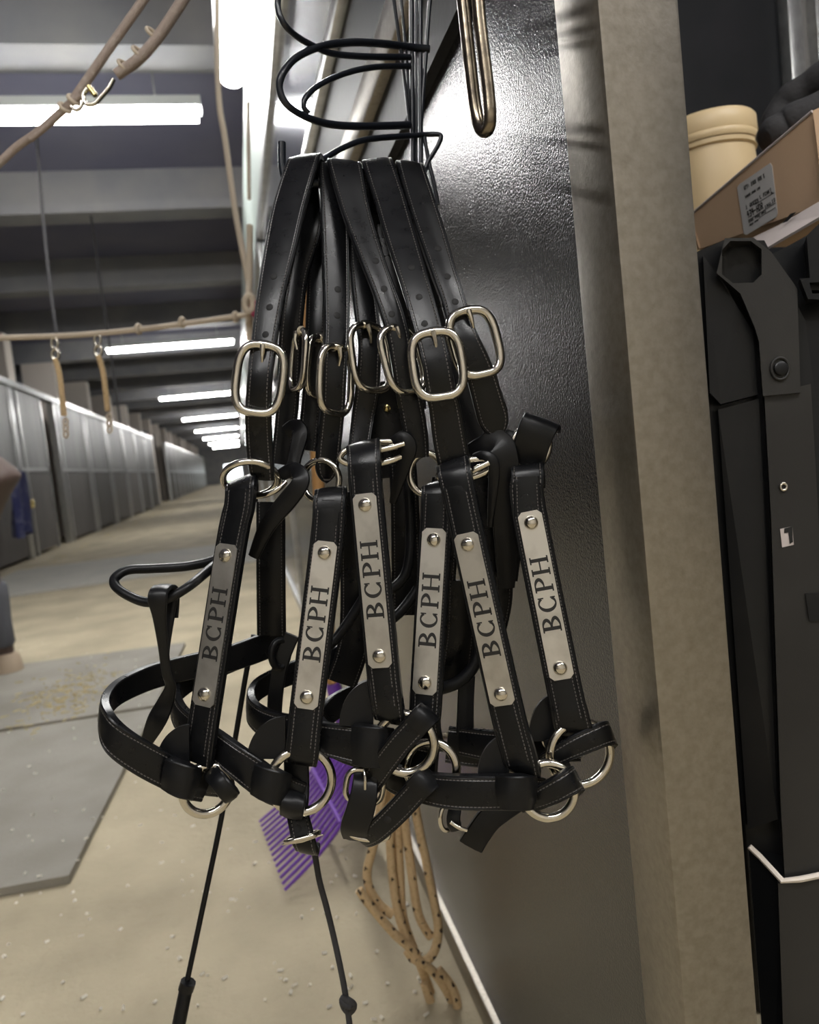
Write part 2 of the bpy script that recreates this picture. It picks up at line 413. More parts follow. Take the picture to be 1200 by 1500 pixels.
struct('trim_91', MB().box((XS-.45, 4.26+2.66*10-.05, 0), (XS-.4, 4.26+2.66*12+.05, 3.1)), HOLE)  # black sheet painting the darkness of the passage, no real board
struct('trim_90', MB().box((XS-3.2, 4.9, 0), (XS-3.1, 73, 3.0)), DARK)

# ------------------------------------------------------------------ mats, straw
def matpoly(pxs, label, z=.022):
    q = [onZ(px, py, z) for px, py in pxs]
    return tag(MB().prism(q, (0,0,-z+.001)).build('rubber_mat', MATR, None, None), label, 'mat', 'rubber mats on the aisle floor')
matpoly([(101,1282),(226,1037),(-330,1125),(-330,1362)], 'grey rubber mat lowest in the photo, its corner pointing at the crop')
matpoly([(227,1033),(271,941),(-200,1003),(-300,1115)], 'grey rubber mat behind the nearest mat, straw on its edge')
p1 = onZ(161,851,.022); p2 = onZ(14,872,.022); p3 = onZ(300,800,.022); k_ = (p2.y-p1.y)/(p2.x-p1.x)
tag(MB().prism([Vector((x_, y_, .022)) for x_, y_ in ((.24, p1.y+k_*(.24-p1.x)), (.24, p3.y), (-2.9, p3.y), (-2.9, p1.y+k_*(-2.9-p1.x)))], (0,0,-.021)).build('rubber_mat', MATL, None, None), 'pale grey rubber mat crossing the aisle farther back', 'mat', 'rubber mats on the aisle floor')
sm = MB(); sv = MB(); rs = random.Random(3)
def bit(x, y, z, L, w, sm=None):
    sm = sm or globals()['sm']
    a = rs.uniform(0, math.pi); dx, dy = math.cos(a)*L/2, math.sin(a)*L/2; nx, ny = -math.sin(a)*w, math.cos(a)*w
    sm.add([(x-dx-nx,y-dy-ny,z),(x+dx-nx,y+dy-ny,z),(x+dx+nx,y+dy+ny,z),(x-dx+nx,y-dy+ny,z),(x-dx,y-dy,z+.004),(x+dx,y+dy,z+.003)],
           [(0,1,5,4),(2,3,4,5),(1,2,5),(3,0,4),(3,2,1,0)])
for k in range(260):
    p = onZ(rs.uniform(0, 640), rs.uniform(860, 1500), .001)
    if p.x < .26: bit(p.x, p.y, .024 if p.x < -.1 and p.y > 1.6 else .002, rs.uniform(.004,.012), rs.uniform(.0015,.004), sv)
for k in range(260):
    c = onZ(100, 1015, .024); bit(c.x+rs.gauss(0,.12), c.y+rs.gauss(0,.22), .024, rs.uniform(.01,.04), .0012)
for k in range(500):
    bit(XS+.35+abs(rs.gauss(0,.35)), rs.uniform(8, 50), .003, rs.uniform(.02,.08), .006)
o = sv.build('wood_shavings', SHAV, None, None, kind='stuff'); o['label'] = 'pale wood shaving specks on the concrete near the crop'; o['category'] = 'shavings'
o = sm.build('straw', STRAW, None, None, kind='stuff'); o['label'] = 'loose straw bits scattered over floor and mats'; o['category'] = 'straw'

# ------------------------------------------------------------------ horse
def horse():
    hp = onZ(10, 984, .022); ox, oy = hp.x+.015, hp.y+.02
    t = thing('horse', 'brown horse at the left frame edge with a grey bandaged leg', 'horse', (ox, oy, .022))
    AX = Vector((-.42, -.907, 0)); LT = Vector((-.907, .42, 0))
    W_ = lambda x, y, z: Vector((ox, oy, .022)) - AX*x + LT*y + Vector((0,0,z))
    # x runs from the hind leg (0) to the head (negative)
    J = {}; V = []; E = []; RD = []
    def j(n, x, y, z, r, p=None):
        J[n] = len(V); V.append(tuple(W_(x, y, z))); RD.append(r)
        if p: E.append((J[p], J[n]))
    j('pelvis', -.2, -.12, 1.22, .46); j('loin', -.65, .2, 1.26, .29, 'pelvis'); j('barrel', -1.05, .2, 1.18, .32, 'loin'); j('chest', -1.5, .2, 1.2, .28, 'barrel')
    j('neck1', -1.82, .2, 1.48, .2, 'chest'); j('neck2', -2.1, .2, 1.78, .14, 'neck1'); j('poll', -2.25, .2, 1.9, .11, 'neck2'); j('face', -2.45, .2, 1.7, .09, 'poll'); j('muzzle', -2.62, .2, 1.5, .065, 'face')
    j('dock', -.06, .2, 1.36, .07, 'pelvis'); j('tail1', .0, .2, 1.1, .05, 'dock'); j('tail2', -.02, .2, .7, .045, 'tail1')
    for nm, yy in (('n', 0), ('f', .42)):
        j('hip'+nm, -.22, yy-.13 if yy < .2 else yy-.02, 1.08, .26, 'pelvis'); j('stif'+nm, -.2, yy-.04, .84, .16, 'hip'+nm); j('hock'+nm, -.06, yy, .55, .062, 'stif'+nm); j('fet'+nm, -.03, yy, .16, .045, 'hock'+nm); j('pas'+nm, .0, yy, .07, .05, 'fet'+nm)
        j('sho'+nm, -1.55, yy+.04 if yy < .2 else yy-.04, .98, .13, 'chest'); j('elb'+nm, -1.48, yy, .8, .09, 'sho'+nm); j('kne'+nm, -1.5, yy, .48, .06, 'elb'+nm); j('ff'+nm, -1.5, yy, .16, .043, 'kne'+nm); j('fp'+nm, -1.54, yy, .07, .05, 'ff'+nm)
    me = bpy.data.meshes.new('body'); me.from_pydata(V, E, []); o = bpy.data.objects.new('body', me); COL.objects.link(o); setp(o, t)
    sk = o.modifiers.new('skin', 'SKIN'); sk.use_smooth_shade = True
    for v, r in zip(me.skin_vertices[0].data, RD): v.radius = (r, r); v.use_root = False
    me.skin_vertices[0].data[0].use_root = True
    su = o.modifiers.new('sub', 'SUBSURF'); su.levels = su.render_levels = 2
    me.materials.append(HAIR)
    for nm, x, yy in (('n',-.03,0),('f',-.03,.42),('n',-1.5,0),('f',-1.5,.42)):
        MB().lathe(W_(x, yy, 0), [(.05,.14),(.063,.16),(.06,.28),(.066,.40),(.066,.47),(.05,.49)]).build('leg_bandage', BAND, t)
        MB().lathe(W_(x+.02, yy, 0), [(.072,.001),(.068,.03),(.058,.085),(.046,.10)]).build('hoof', HOOF, t)
    for s in (-1, 1): MB().lathe(W_(-2.2, .2+s*.06, 1.95), [(.005,0),(.035,.03),(.03,.09),(.004,.16)]).build('ear', HAIR, t)
horse()
# blue blanket hanging on the left stalls
bl = thing('hanging_blanket', 'folded blue blanket with brass snap hanging on the left stall front', 'blanket', onX(28, 800, XS+.34))
a = onX(36, 745, XS+.34)
q = MB(); nu, nv = 10, 16; vs = []
for k in range(2):
    for iu in range(nu+1):
        for iv in range(nv+1):
            u_, v_ = iu/nu, iv/nv
            vs.append((a.x+.04*math.sin(u_*9+v_*2)*(.4+v_)-(.10 if k else 0), a.y-.28+.56*u_+.05*math.sin(v_*5), 1.32-.85*v_-.12*abs(u_-.5)))
n1 = (nu+1)*(nv+1); fs = []
for k in range(2):
    for iu in range(nu):
        for iv in range(nv):
            b = k*n1+iu*(nv+1)+iv; f_ = (b, b+1, b+nv+2, b+nv+1); fs.append(f_ if k == 0 else f_[::-1])
for iu in range(nu):
    for iv in (0, nv): b = iu*(nv+1)+iv; fs.append((b, b+nv+1, b+nv+1+n1, b+n1))
for iv in range(nv):
    for iu in (0, nu): b = iu*(nv+1)+iv; fs.append((b, b+1, b+1+n1, b+n1))
q.add(vs, fs).build('cloth', BLUE, bl)
pb = onX(47, 738, XS+.38)
MB().tube([pb+Vector((0, .06*math.cos(x), .045*math.sin(x))) for x in [2*math.pi*k/20 for k in range(20)]], .022, closed=True).build('brass_snap', BRASS, bl)

# ------------------------------------------------------------------ cross-tie ropes
def rope(name, ctrl, r, m, label, group=None, cat='rope'):
    return tag(ptube(ctrl, r).build(name, m, None), label, cat, group)
t = thing('cross_tie_rope', 'brown rope with clear knot bands across the top left corner', 'rope', P(105,150,1.1))
ptube([(400,-275,1.1),(300,-130,1.1),(210,0,1.1),(155,78,1.1),(105,150,1.1)], 6.5).build('upper_strand', BROPE, t)
ptube([(105,150,1.1),(60,190,1.12),(25,215,1.13),(0,238,1.13),(-60,290,1.14),(-330,500,1.17)], 6).build('lower_strand', BROPE, t)
ptube([(118,140,1.095),(75,180,1.11),(45,205,1.115)], 4).build('tail_strand', BROPE, t)
for p in ((108,146),(95,158)): ring('knot_band', t, p[0], p[1], 1.1, 8, 8, tb=3, mat=PROPE, rl=40, yw=60)
t = thing('cross_tie_rope', 'brown rope ending in a metal snap, right of the long one at top left', 'rope', P(170,110,1.1))
ptube([(430,-255,1.1),(340,-120,1.1),(268,0,1.1),(215,75,1.1),(170,110,1.1)], 8).build('strand', BROPE, t)
for p in ((223,48),(203,76),(182,96)): ring('knot_band', t, p[0], p[1], 1.1, 9, 9, tb=2.6, mat=PROPE, rl=40, yw=60)
ptube([(166,116,1.1),(160,128,1.1),(148,142,1.1),(138,152,1.1),(126,152,1.1),(122,140,1.1),(128,130,1.1)], 3.5).build('snap_hook', NICKEL, t)
ring('snap_ring', t, 112, 152, 1.1, 8, 9, tb=3)
ptube([(130,127,1.1),(140,140,1.1)], 4).build('snap_latch', BRASS, t)
t = thing('tie_line', 'thin tan rope stretched across the aisle at head height', 'rope', P(180,485,1.9))
ptube([(-330,506,1.9),(-120,500,1.9),(0,495,1.9),(110,491,1.9),(200,483,1.9),(280,473,1.9),(362,461,1.9)], 4).build('line', PROPE, t)
for px, py in ((203,482),(267,472),(345,464)): ring('knot', t, px, py, 1.9, 4, 5, tb=3.5, mat=PROPE, yw=70)
for x0, y0, x1, y1, lb in ((80,495,96,612,'left of the two short tan ropes hanging on clear snaps'),(143,490,160,605,'right of the two short tan ropes hanging on clear snaps')):
    t = thing('hanging_tie', lb, 'rope', P(x0, y0, 1.9))
    ring('snap', t, x0, y0+8, 1.9, 4.5, 9, tb=2.2); ring('snap', t, x0+1, y0+24, 1.9, 5, 8, tb=2.6)
    ptube([(x0+1,y0+31,1.9),((x0+x1)/2,(y0+y1)/2,1.9),(x1-2,y1-3,1.9)], 4).build('rope_end', ROPE, t)
    for k in range(3): ring('knot', t, x1+k*.4, y1+6+9*k, 1.9, 3, 5, tb=1.6, mat=PROPE)
rope('hanging_rope', [(318,-60,2.4),(320,130,2.4),(330,205,2.4),(345,310,2.4),(358,380,2.4),(368,440,2.4)], 4.5, PROPE, 'pale rope slanting down beside the right stall wall')
rope('hanging_rope', [(48,130,6.0),(66,350,6.0),(84,500,6.0)], 2.0, CLOTH, 'grey rope hanging behind the tan tie line at left')
rope('hanging_rope', [(122,235,7.5),(148,420,7.5),(160,500,7.5),(176,620,7.5)], 1.6, CLOTH, 'faint grey rope hanging behind the right short tie')
t = thing('rope_knot', 'pale knotted rope and red tape where the tie line meets the wall', 'knot', P(366,455,1.9))
ptube([(366,330,1.95),(366,400,1.95),(364,440,1.93),(366,500,1.95)], 5).build('rope_end', PROPE, t)
ring('knot_turn', t, 365, 445, 1.9, 6, 12, tb=5, mat=PROPE)
ring('red_tape', t, 373, 452, 1.9, 4, 9, tb=4, mat=mat('red_tape', (.25,.02,.06), .6))
rope('hanging_rope', [(364,150,2.4),(364,200,2.4),(365,292,2.4)], 3, PROPE, 'short straight rope end hanging left of the green-white wall')

# ------------------------------------------------------------------ storage corner right of the post
t = thing('stall_divider', 'dark board divider with bright steel edge behind the bucket', 'divider', (1.0, 2.2, 0))
MB().box((XW+.05, 2.2, .05), (1.80, 2.24, 2.6)).build('dark_board', DARK, t, None)
a = onY(1163, 60, 2.17); MB().box((1.80, 2.2, .05), (a.x-.02, 2.24, 2.6)).build('dark_board', DARK, t, None); MB().bbox((a.x-.03, 2.15, 0), (a.x+.02, 2.2, 2.6), .004).build('steel_edge', GALV2, t)
b = onY(1192, 60, 2.17); MB().box((a.x+.02, 2.19, 0), (b.x, 2.23, 2.6)).build('grey_board', GREYP, t, None)
MB().bbox((b.x, 2.15, 0), (b.x+.04, 2.2, 2.6), .004).build('steel_edge', GALV2, t)
MB().box((b.x+.04, 2.19, 0), (XR, 2.23, 2.6)).build('grey_board', GREYP, t, None)

# black tool cart
def quadpx(pts): return [P(*p) for p in pts]
back = (fw*.6+r0*.25).normalized()
t = thing('tool_cart', 'tall black plastic storage cart under the cardboard box', 'cart', P(1090,1600,.74))
def slab(name, m, pts, dep, par=t, rnd=None): return MB().prism(quadpx(pts), back*dep).build(name, m, par, None)
D0 = .72
slab('side_shell', PLAST, [(1014,372,D0+.02),(1060,352,D0+.02),(1120,352,D0+.012),(1180,470,D0+.012),(1250,470,D0+.012),(1290,1290,D0+.012),(1148,1285,D0+.012),(1095,1240,D0+.04),(1030,760,D0+.04)], .30)
# charcoal front strip with an octagonal grip hole
def holed(name, m, outer, inner, dep, par):
    mb = MB(); n = len(outer); o_ = quadpx(outer); i_ = quadpx(inner); bk = back*dep
    vs = o_+i_+[p+bk for p in o_]+[p+bk for p in i_]; fs = []
    for k in range(n):
        j = (k+1) % n
        fs += [(k, n+k, n+j, j), (k, j, 2*n+j, 2*n+k), (n+k, 3*n+k, 3*n+j, n+j), (2*n+k, 2*n+j, 3*n+j, 3*n+k)]
    return mb.add(vs, fs).build(name, m, par, None)
oc = [(1070,353),(1100,353),(1116,365),(1116,402),(1104,414),(1074,415),(1058,402),(1058,366)]
ou = [(1062,349),(1104,348),(1130,369),(1165,418),(1168,424),(1110,440),(1085,430),(1050,400)]
g = holed('grip_frame', PLASTG, [(x,y,D0) for x,y in ou], [(x,y,D0) for x,y in oc], .04, t)
slab('grip_recess', PLAST, [(x,y,D0+.03) for x,y in oc], .012)
slab('front_strip', PLASTG, [(1085,430,D0),(1110,440,D0),(1168,424,D0),(1173,575,D0),(1118,580,D0),(1112,500,D0),(1106,480,D0)], .05)
ring('round_boss', t, 1143, 540, D0-.001, 13, 16, tb=2.2, mat=PLASTG); 
f = fr(1143, 540, D0); MB().lathe(f(0,0), [(.0066,-.002),(.0066,.003),(.005,.004)], ax=-fw).build('button', PLAST, t)
slab('lower_strip', PLASTG, [(1120,580,D0+.004),(1188,562,D0+.004),(1196,700,D0+.004),(1228,1282,D0+.004),(1150,1286,D0+.004),(1144,1180,D0+.004),(1138,1000,D0+.004),(1130,760,D0+.004)], .05)
ring('screw', t, 1148, 713, D0+.003, 4.5, 5, tb=2, mat=NICKEL)
slab('latch_slot', CARDIN, [(1143,775,D0+.003),(1161,771,D0+.003),(1163,798,D0+.003),(1146,802,D0+.003)], .003)
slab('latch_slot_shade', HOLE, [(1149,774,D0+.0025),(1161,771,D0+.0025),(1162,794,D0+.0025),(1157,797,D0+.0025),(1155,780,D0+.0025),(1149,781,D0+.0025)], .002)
slab('side_bulge', PLAST, [(1030,372,D0+.012),(1056,405,D0+.010),(1078,445,D0+.010),(1103,485,D0+.010),(1110,578,D0+.010),(1056,592,D0+.012),(1040,575,D0+.014)], .05)
slab('side_panel', PLAST, [(1052,600,D0+.016),(1112,584,D0+.012),(1122,760,D0+.012),(1140,1200,D0+.016),(1096,1215,D0+.03)], .05)
slab('right_body', PLAST, [(1132,372,D0+.03),(1170,352,D0+.03),(1182,345,D0+.03),(1240,300,D0+.03),(1300,300,D0+.03),(1310,1290,D0+.03),(1180,1290,D0+.03)], .22)
slab('right_bracket', PLAST, [(1182,345,D0+.005),(1210,318,D0+.005),(1260,318,D0+.005),(1260,425,D0+.005),(1188,425,D0+.005)], .05)
holed('latch', PLAST, [(1172,408,D0-.004),(1230,404,D0-.004),(1230,440,D0-.004),(1184,438,D0-.004)], [(1186,414,D0-.004),(1225,412,D0-.004),(1225,430,D0-.004),(1190,430,D0-.004)], .02, t)
slab('pale_window', CARDIN, [(1190,910,D0+.012),(1240,900,D0+.012),(1240,960,D0+.012),(1196,955,D0+.012)], .005)
slab('window_frame', PLAST, [(1180,870,D0+.002),(1240,866,D0+.002),(1240,904,D0+.002),(1186,910,D0+.002)], .01)
t2 = thing('storage_bin', 'lower charcoal plastic bin with pale lip, below the black cart', 'bin', P(1150,1700,.74))
slab('bin_side', PLAST, [(1098,1250,D0+.03),(1145,1292,D0+.005),(1160,1720,D0+.005),(1130,1700,D0+.03)], .2, t2)
slab('bin_front', PLASTG, [(1140,1294,D0),(1290,1270,D0),(1300,1720,D0),(1155,1720,D0)], .02, t2)
MB().tube([p for p in quadpx([(1098,1240,D0+.025),(1114,1255,D0+.02),(1146,1290,D0),(1172,1288,D0-.002),(1250,1272,D0-.002)])], .0028, n=6).build('bin_lip', COLM, t2)
# cardboard box on the cart
t = thing('cardboard_box', 'brown cardboard box with white shipping label on the black cart', 'box', P(1110,350,.8))
A, B_, C_, D_ = P(1008,318,1.05), P(1190,163,.84), P(1207,298,.84), P(1022,366,1.05)
_n = (B_-A).cross(D_-A).normalized(); _v = ray(1207,298); C_ = CAM+_v*((A-CAM).dot(_n)/_v.dot(_n))
inw = (r0*.22+fw*.05)
MB().prism([A,B_,C_,D_], inw*.02).build('front_side', CARD, t, None)
MB().prism([B_,C_,C_+inw,B_+inw], fw*.006).build('end_side', CARD, t, None)
MB().prism([A,D_,D_+inw,A+inw], -fw*.006).build('far_side', CARD, t, None)
MB().prism([D_,C_,C_+inw,D_+inw], up*.004).build('bottom', CARD, t, None)
MB().prism([P(1098,350,.93),P(1140,330,.885),P(1200,296,.835),P(1235,275,.80),P(1235,300,.79),P(1205,315,.80),P(1121,364,.85)], -up*.002+inw*.01).build('pale_flap', CARDIN, t, None)
MB().prism([P(1146,327,.868),P(1158,313,.858),P(1165,311,.852),P(1152,325,.862)], inw*.004-fw*.001).build('hand_slot', HOLE, t, None)
MB().tube([A,B_], .0018, n=6).build('top_edge', CARDIN, t)
MB().prism([P(1191,162,.835),P(1204,156,.83),P(1230,300,.82),P(1208,300,.83)], inw*.05).build('corner_flap', CARD, t, None)
# label, laid in the box side's plane
def side(u_, v_): return (A*(1-u_)+B_*u_)*(1-v_)+(D_*(1-u_)+C_*u_)*v_
nrm = (B_-A).cross(D_-A).normalized()
if nrm.dot(CAM-A) < 0: nrm = -nrm
def hit(px, py, off):
    v = ray(px, py); k = (A+nrm*off-CAM).dot(nrm)/v.dot(nrm); return CAM+v*k
lb = MB().prism([hit(px, py, .0012) for px, py in ((1080,275),(1083,270),(1128,239),(1131,243),(1139,312),(1137,318),(1094,344),(1090,343))], -nrm*.0008).build('shipping_label', PAPER, t, None)
# printing: written with little bars in the label's own plane (s along the line, t down)
def lab(s_, t_):
    x = 1081+s_*49+t_*10; y = 272-s_*31+t_*73; return hit(x, y, .0016)
mbp = MB()
def pbar(s0, t0, s1, t1): mbp.prism([lab(s0,t0), lab(s1,t0), lab(s1,t1), lab(s0,t1)], -nrm*.0003)
GL = {'A':"0110 1001 1111 1001 1001",'B':"1110 1001 1110 1001 1110",'D':"1110 1001 1001 1001 1110",'E':"1111 1000 1110 1000 1111",'H':"1001 1001 1111 1001 1001",'I':"1110 0100 0100 0100 1110",'K':"1001 1010 1100 1010 1001",
      'L':"1000 1000 1000 1000 1111",'N':"1001 1101 1011 1001 1001",'P':"1110 1001 1110 1000 1000",'Q':"0110 1001 1001 1011 0111",'R':"1110 1001 1110 1010 1001",'T':"1110 0100 0100 0100 0100",'U':"1001 1001 1001 1001 0110",
      'Y':"1010 1010 0100 0100 0100",'S':"0111 1000 0110 0001 1110",'O':"0110 1001 1001 1001 0110",'1':"0100 1100 0100 0100 1110",'4':"1010 1010 1111 0010 0010",'3':"1110 0001 0110 0001 1110",'5':"1111 1000 1110 0001 1110",'0':"0110 1001 1001 1001 0110",
      '7':"1111 0001 0010 0100 0100",':':"0000 0100 0000 0100 0000",'-':"0000 0000 1110 0000 0000",' ':"0000 0000 0000 0000 0000",'2':"1110 0001 0110 1000 1111",'8':"0110 1001 0110 1001 0110"}
def write(txt, s0, t0, cw, ch):
    for c in txt:
        for ri, row in enumerate(GL[c].split()):
            for ci, v_ in enumerate(row):
                if v_ == '1': pbar(s0+ci*cw/5, t0+ri*ch/5, s0+(ci+1)*cw/5, t0+(ri+1)*ch/5)
        s0 += cw
write('QTY: 1001 005 5', .16, .08, .041, .085)
write('1 QUEEN', .14, .46, .054, .08); write('L PINK', .56, .43, .05, .08); write('L', .88, .42, .06, .12)
write('434-HDR', .15, .58, .068, .145); write('1002', .66, .68, .047, .06); write('10', .88, .65, .05, .08)
write('5001 7302 0451', .16, .77, .038, .05); write('3520 0145', .17, .85, .03, .035); write('10025 0005 105', .16, .27, .032, .05)
pbar(.40,.545,.98,.555); pbar(.16,.755,.98,.765); pbar(.45,.835,.95,.842)
mbp.build('label_print', INK, lb, None)
# cream tub with screw lid, standing on a crate behind
tb = thing('plastic_tub', 'cream plastic tub with a ribbed screw lid behind the cardboard box', 'tub', P(1058,330,1.25))
cx = P(1046, 330, 1.25); rr = 66*1.25/F
zt = P(1060, 186, 1.25).z; zl = P(1060, 222, 1.25).z
cz = Vector((cx.x, cx.y, 0)); z0 = zt-.30
MB().lathe(cz, [(rr*.97,z0),(rr,z0+.01),(rr,zl-.075),(rr*.985,zl-.05),(rr*.94,zl-.022),(rr*.93,zl-.012),(rr*.98,zl-.010),(rr*.98,zl-.003)], n=48).build('tub_body', CREAM, tb)
MB().lathe(cz, [(rr*1.0,zl-.002),(rr*1.02,zl+.002),(rr*1.02,zl+.008),(rr*1.0,zl+.010),(rr*1.01,zl+.012),(rr*1.0,zt-.004),(rr*.96,zt),(.01,zt+.001)], n=48).build('lid', CREAM, tb)
cr_ = MB().bbox((cx.x-.12, cx.y-.13, 0), (cx.x+.3, cx.y+.25, z0), .01).build('storage_crate', PLAST, None); tag(cr_, 'black crate under the cream tub', 'crate')
# folded black cloth
cl = MB(); vs = []; nu, nv = 14, 10
base_c = [(1130,200,1.05),(1150,160,1.05),(1185,130,1.03),(1230,105,1.0),(1290,90,.98)]
def clothroll(y_off, r, ctrl):
    q = cr([tuple(P(x, y+y_off, d)) for x, y, d in ctrl], 6)
    m = len(q); return MB().tube(q, [r*(.55+.45*math.sin(min(1, k/5)*math.pi/2))*(1+.06*math.sin(k*.9)) for k in range(m)], n=12)
t = thing('folded_cloth', 'crumpled black cloth lying above the cardboard box', 'cloth', P(1170,180,1.05))
clothroll(0, .024, base_c).build('upper_fold', CLOTH, t)
clothroll(0, .026, [(1120,205,1.02),(1150,190,1.02),(1190,168,1.0),(1260,140,.98)]).build('lower_fold', CLOTH, t)
clothroll(0, .014, [(1112,196,1.06),(1130,200,1.05),(1145,188,1.05)]).build('corner_fold', GREYP, t)
# ------------------------------------------------------------------ tack rack
KD = 1.2
DR = .555
t = thing('tack_rack', 'black wire tack rack with open hoops, carrying the six halters', 'rack', P(608, 120, .60))
for c, r in (([(603,-150,0.66),(603,0,0.66),(604,120,0.661),(605,250,0.661)],3.6), ([(617,-150,0.664),(616,0,0.664),(616,120,0.664),(617,252,0.664)],3.6), ([(611,-150,0.664),(610,0,0.664),(610,246,0.664)],2.4),
             ([(570,-60,0.642),(577,0,0.646),(590,95,0.653),(600,180,0.658)],2.6), ([(583,-60,0.649),(588,0,0.652),(596,90,0.656),(601,178,0.659)],2.2),
             ([(636,-60,0.664),(630,0,0.664),(622,110,0.664),(617,180,0.664)],3)):
    ptube(c, r).build('upright_wire', WIRE, t)
hoops = [
 ([(430,-70,0.564),(413,-25,0.556),(407,8,0.556),(415,33,0.556),(434,53,0.567),(462,69,0.582),(490,79,0.598),(540,83,0.625),(600,84,0.658)],4.6),
 ([(629,72,0.664),(600,69,0.658),(560,64,0.636),(515,62,0.611),(470,68,0.586),(435,84,0.567),(414,108,0.556),(410,132,0.556),(422,155,0.56),(452,173,0.576),(490,183,0.598),(540,185,0.625),(600,183,0.658)],5.4),
 ([(600,97,0.658),(552,98,0.632),(510,106,0.609),(472,122,0.588),(450,140,0.575),(445,156,0.573),(452,166,0.576)],4.2),
 ([(425,262,0.562),(455,245,0.578),(480,229,0.592),(508,214,0.608),(540,204,0.625),(600,199,0.658)],4.4)]
for c, r in hoops: ptube(c, r).build('hoop', WIRE, t)
ptube([(600,199,0.658),(625,197,0.664),(642,197,0.664),(646,202,0.664),(640,216,0.664),(628,236,0.664),(622,252,0.664)],3.6).build('wire_catch', WIRE, t)
ptube([(621,196,0.664),(628,235,0.664),(636,270,0.664),(642,300,0.664)],3).build('wire_leg', WIRE, t)
ptube([(413,209,.562),(413,225,.562),(414,246,.562),(420,262,.562),(440,268,.563),(520,268,.568),(590,263,.575),(608,258,.60),(617,254,.64),(620,250,.664)],6).build('carrying_arm', WIRE, t)
q_ = P(609,-140,.664); MB().tube([q_, q_+Vector((.02,.03,.03)), Vector((XW-.001, q_.y+.05, q_.z+.03))], .004).build('wall_bracket', WIRE, t)
# bent steel hook above the panel
t = thing('steel_hook', 'long bent steel loop hanging from above in front of the panel', 'hook', P(708,100,.50))
ptube([(596,-520,.475),(655,-170,.475),(676,-20,.475),(685,60,.475),(694,140,.475),(700,176,.474),(706,190,.471),(714,190,.466),(718,174,.462),(715,130,.462),(704,40,.462),(698,-20,.462),(680,-170,.462),(622,-520,.462)],9.6,seg=14).build('rod', STEEL, t)
# ------------------------------------------------------------------ halters
def letters(f, parent, z):
    """serif capitals B C P H read up the plate; f maps plate pixels (x right, y up) to space"""
    # text frame: s along the plate (up), q up the letter (to the left)
    mb = MB()
    CH = 27.0
    def seg(poly): mb.prism([f(-(q-.5)*CH, s, z) for s, q in poly], f(0,0,0)-f(0,0,.55))
    def rect(s0, s1, q0, q1): seg([(s0,q0),(s1,q0),(s1,q1),(s0,q1)])
    def arc(cx, cq, rs, rq, a0, a1, w0, w1, n=14):
        for k in range(n):
            pts = []
            for kk in (k, k+1):
                a = R(a0+(a1-a0)*kk/n); w = w0+(w1-w0)*abs(math.cos(a))
                pts.append(((cx+rs*math.cos(a), cq+rq*math.sin(a)), (cx+(rs-w)*math.cos(a), cq+(rq-w/CH)*math.sin(a))))
            (o0, i0), (o1, i1) = pts
            seg([o0, o1, i1, i0])
    T, th = 5.2, 2.2; tq = th/CH
    def stem(s): rect(s, s+T, 0, 1); rect(s-2.6, s+T+2.6, 0, tq); rect(s-2.6, s+T+2.6, 1-tq, 1)
    s = -54                                    # B
    stem(s+2.6)
    for c, rq, ext in ((.26,.26,13.5),(.745,.255,11.5)):
        arc(s+10, c, ext-1.0, rq, -90, 90, th, T)
        rect(s+5, s+10.2, c-rq, c-rq+tq); rect(s+5, s+10.2, c+rq-tq, c+rq)
    s = -25                                    # C
    arc(s+12.5, .5, 12.5, .5, 45, 318, th, T, 22); rect(s+19.6, s+21.6, .66, .97); rect(s+19.6, s+21.6, .03, .30)
    s = 4                                      # P
    stem(s+2.6); arc(s+10, .73, 11.5, .27, -90, 90, th, T); rect(s+5, s+10.2, .46, .46+tq); rect(s+5, s+10.2, 1-tq, 1)
    s = 28                                     # H
    stem(s+2.6); stem(s+20); rect(s+6, s+21, .5-tq/2, .5+tq/2)
    return mb.build('engraved_letters', INK, parent, None)

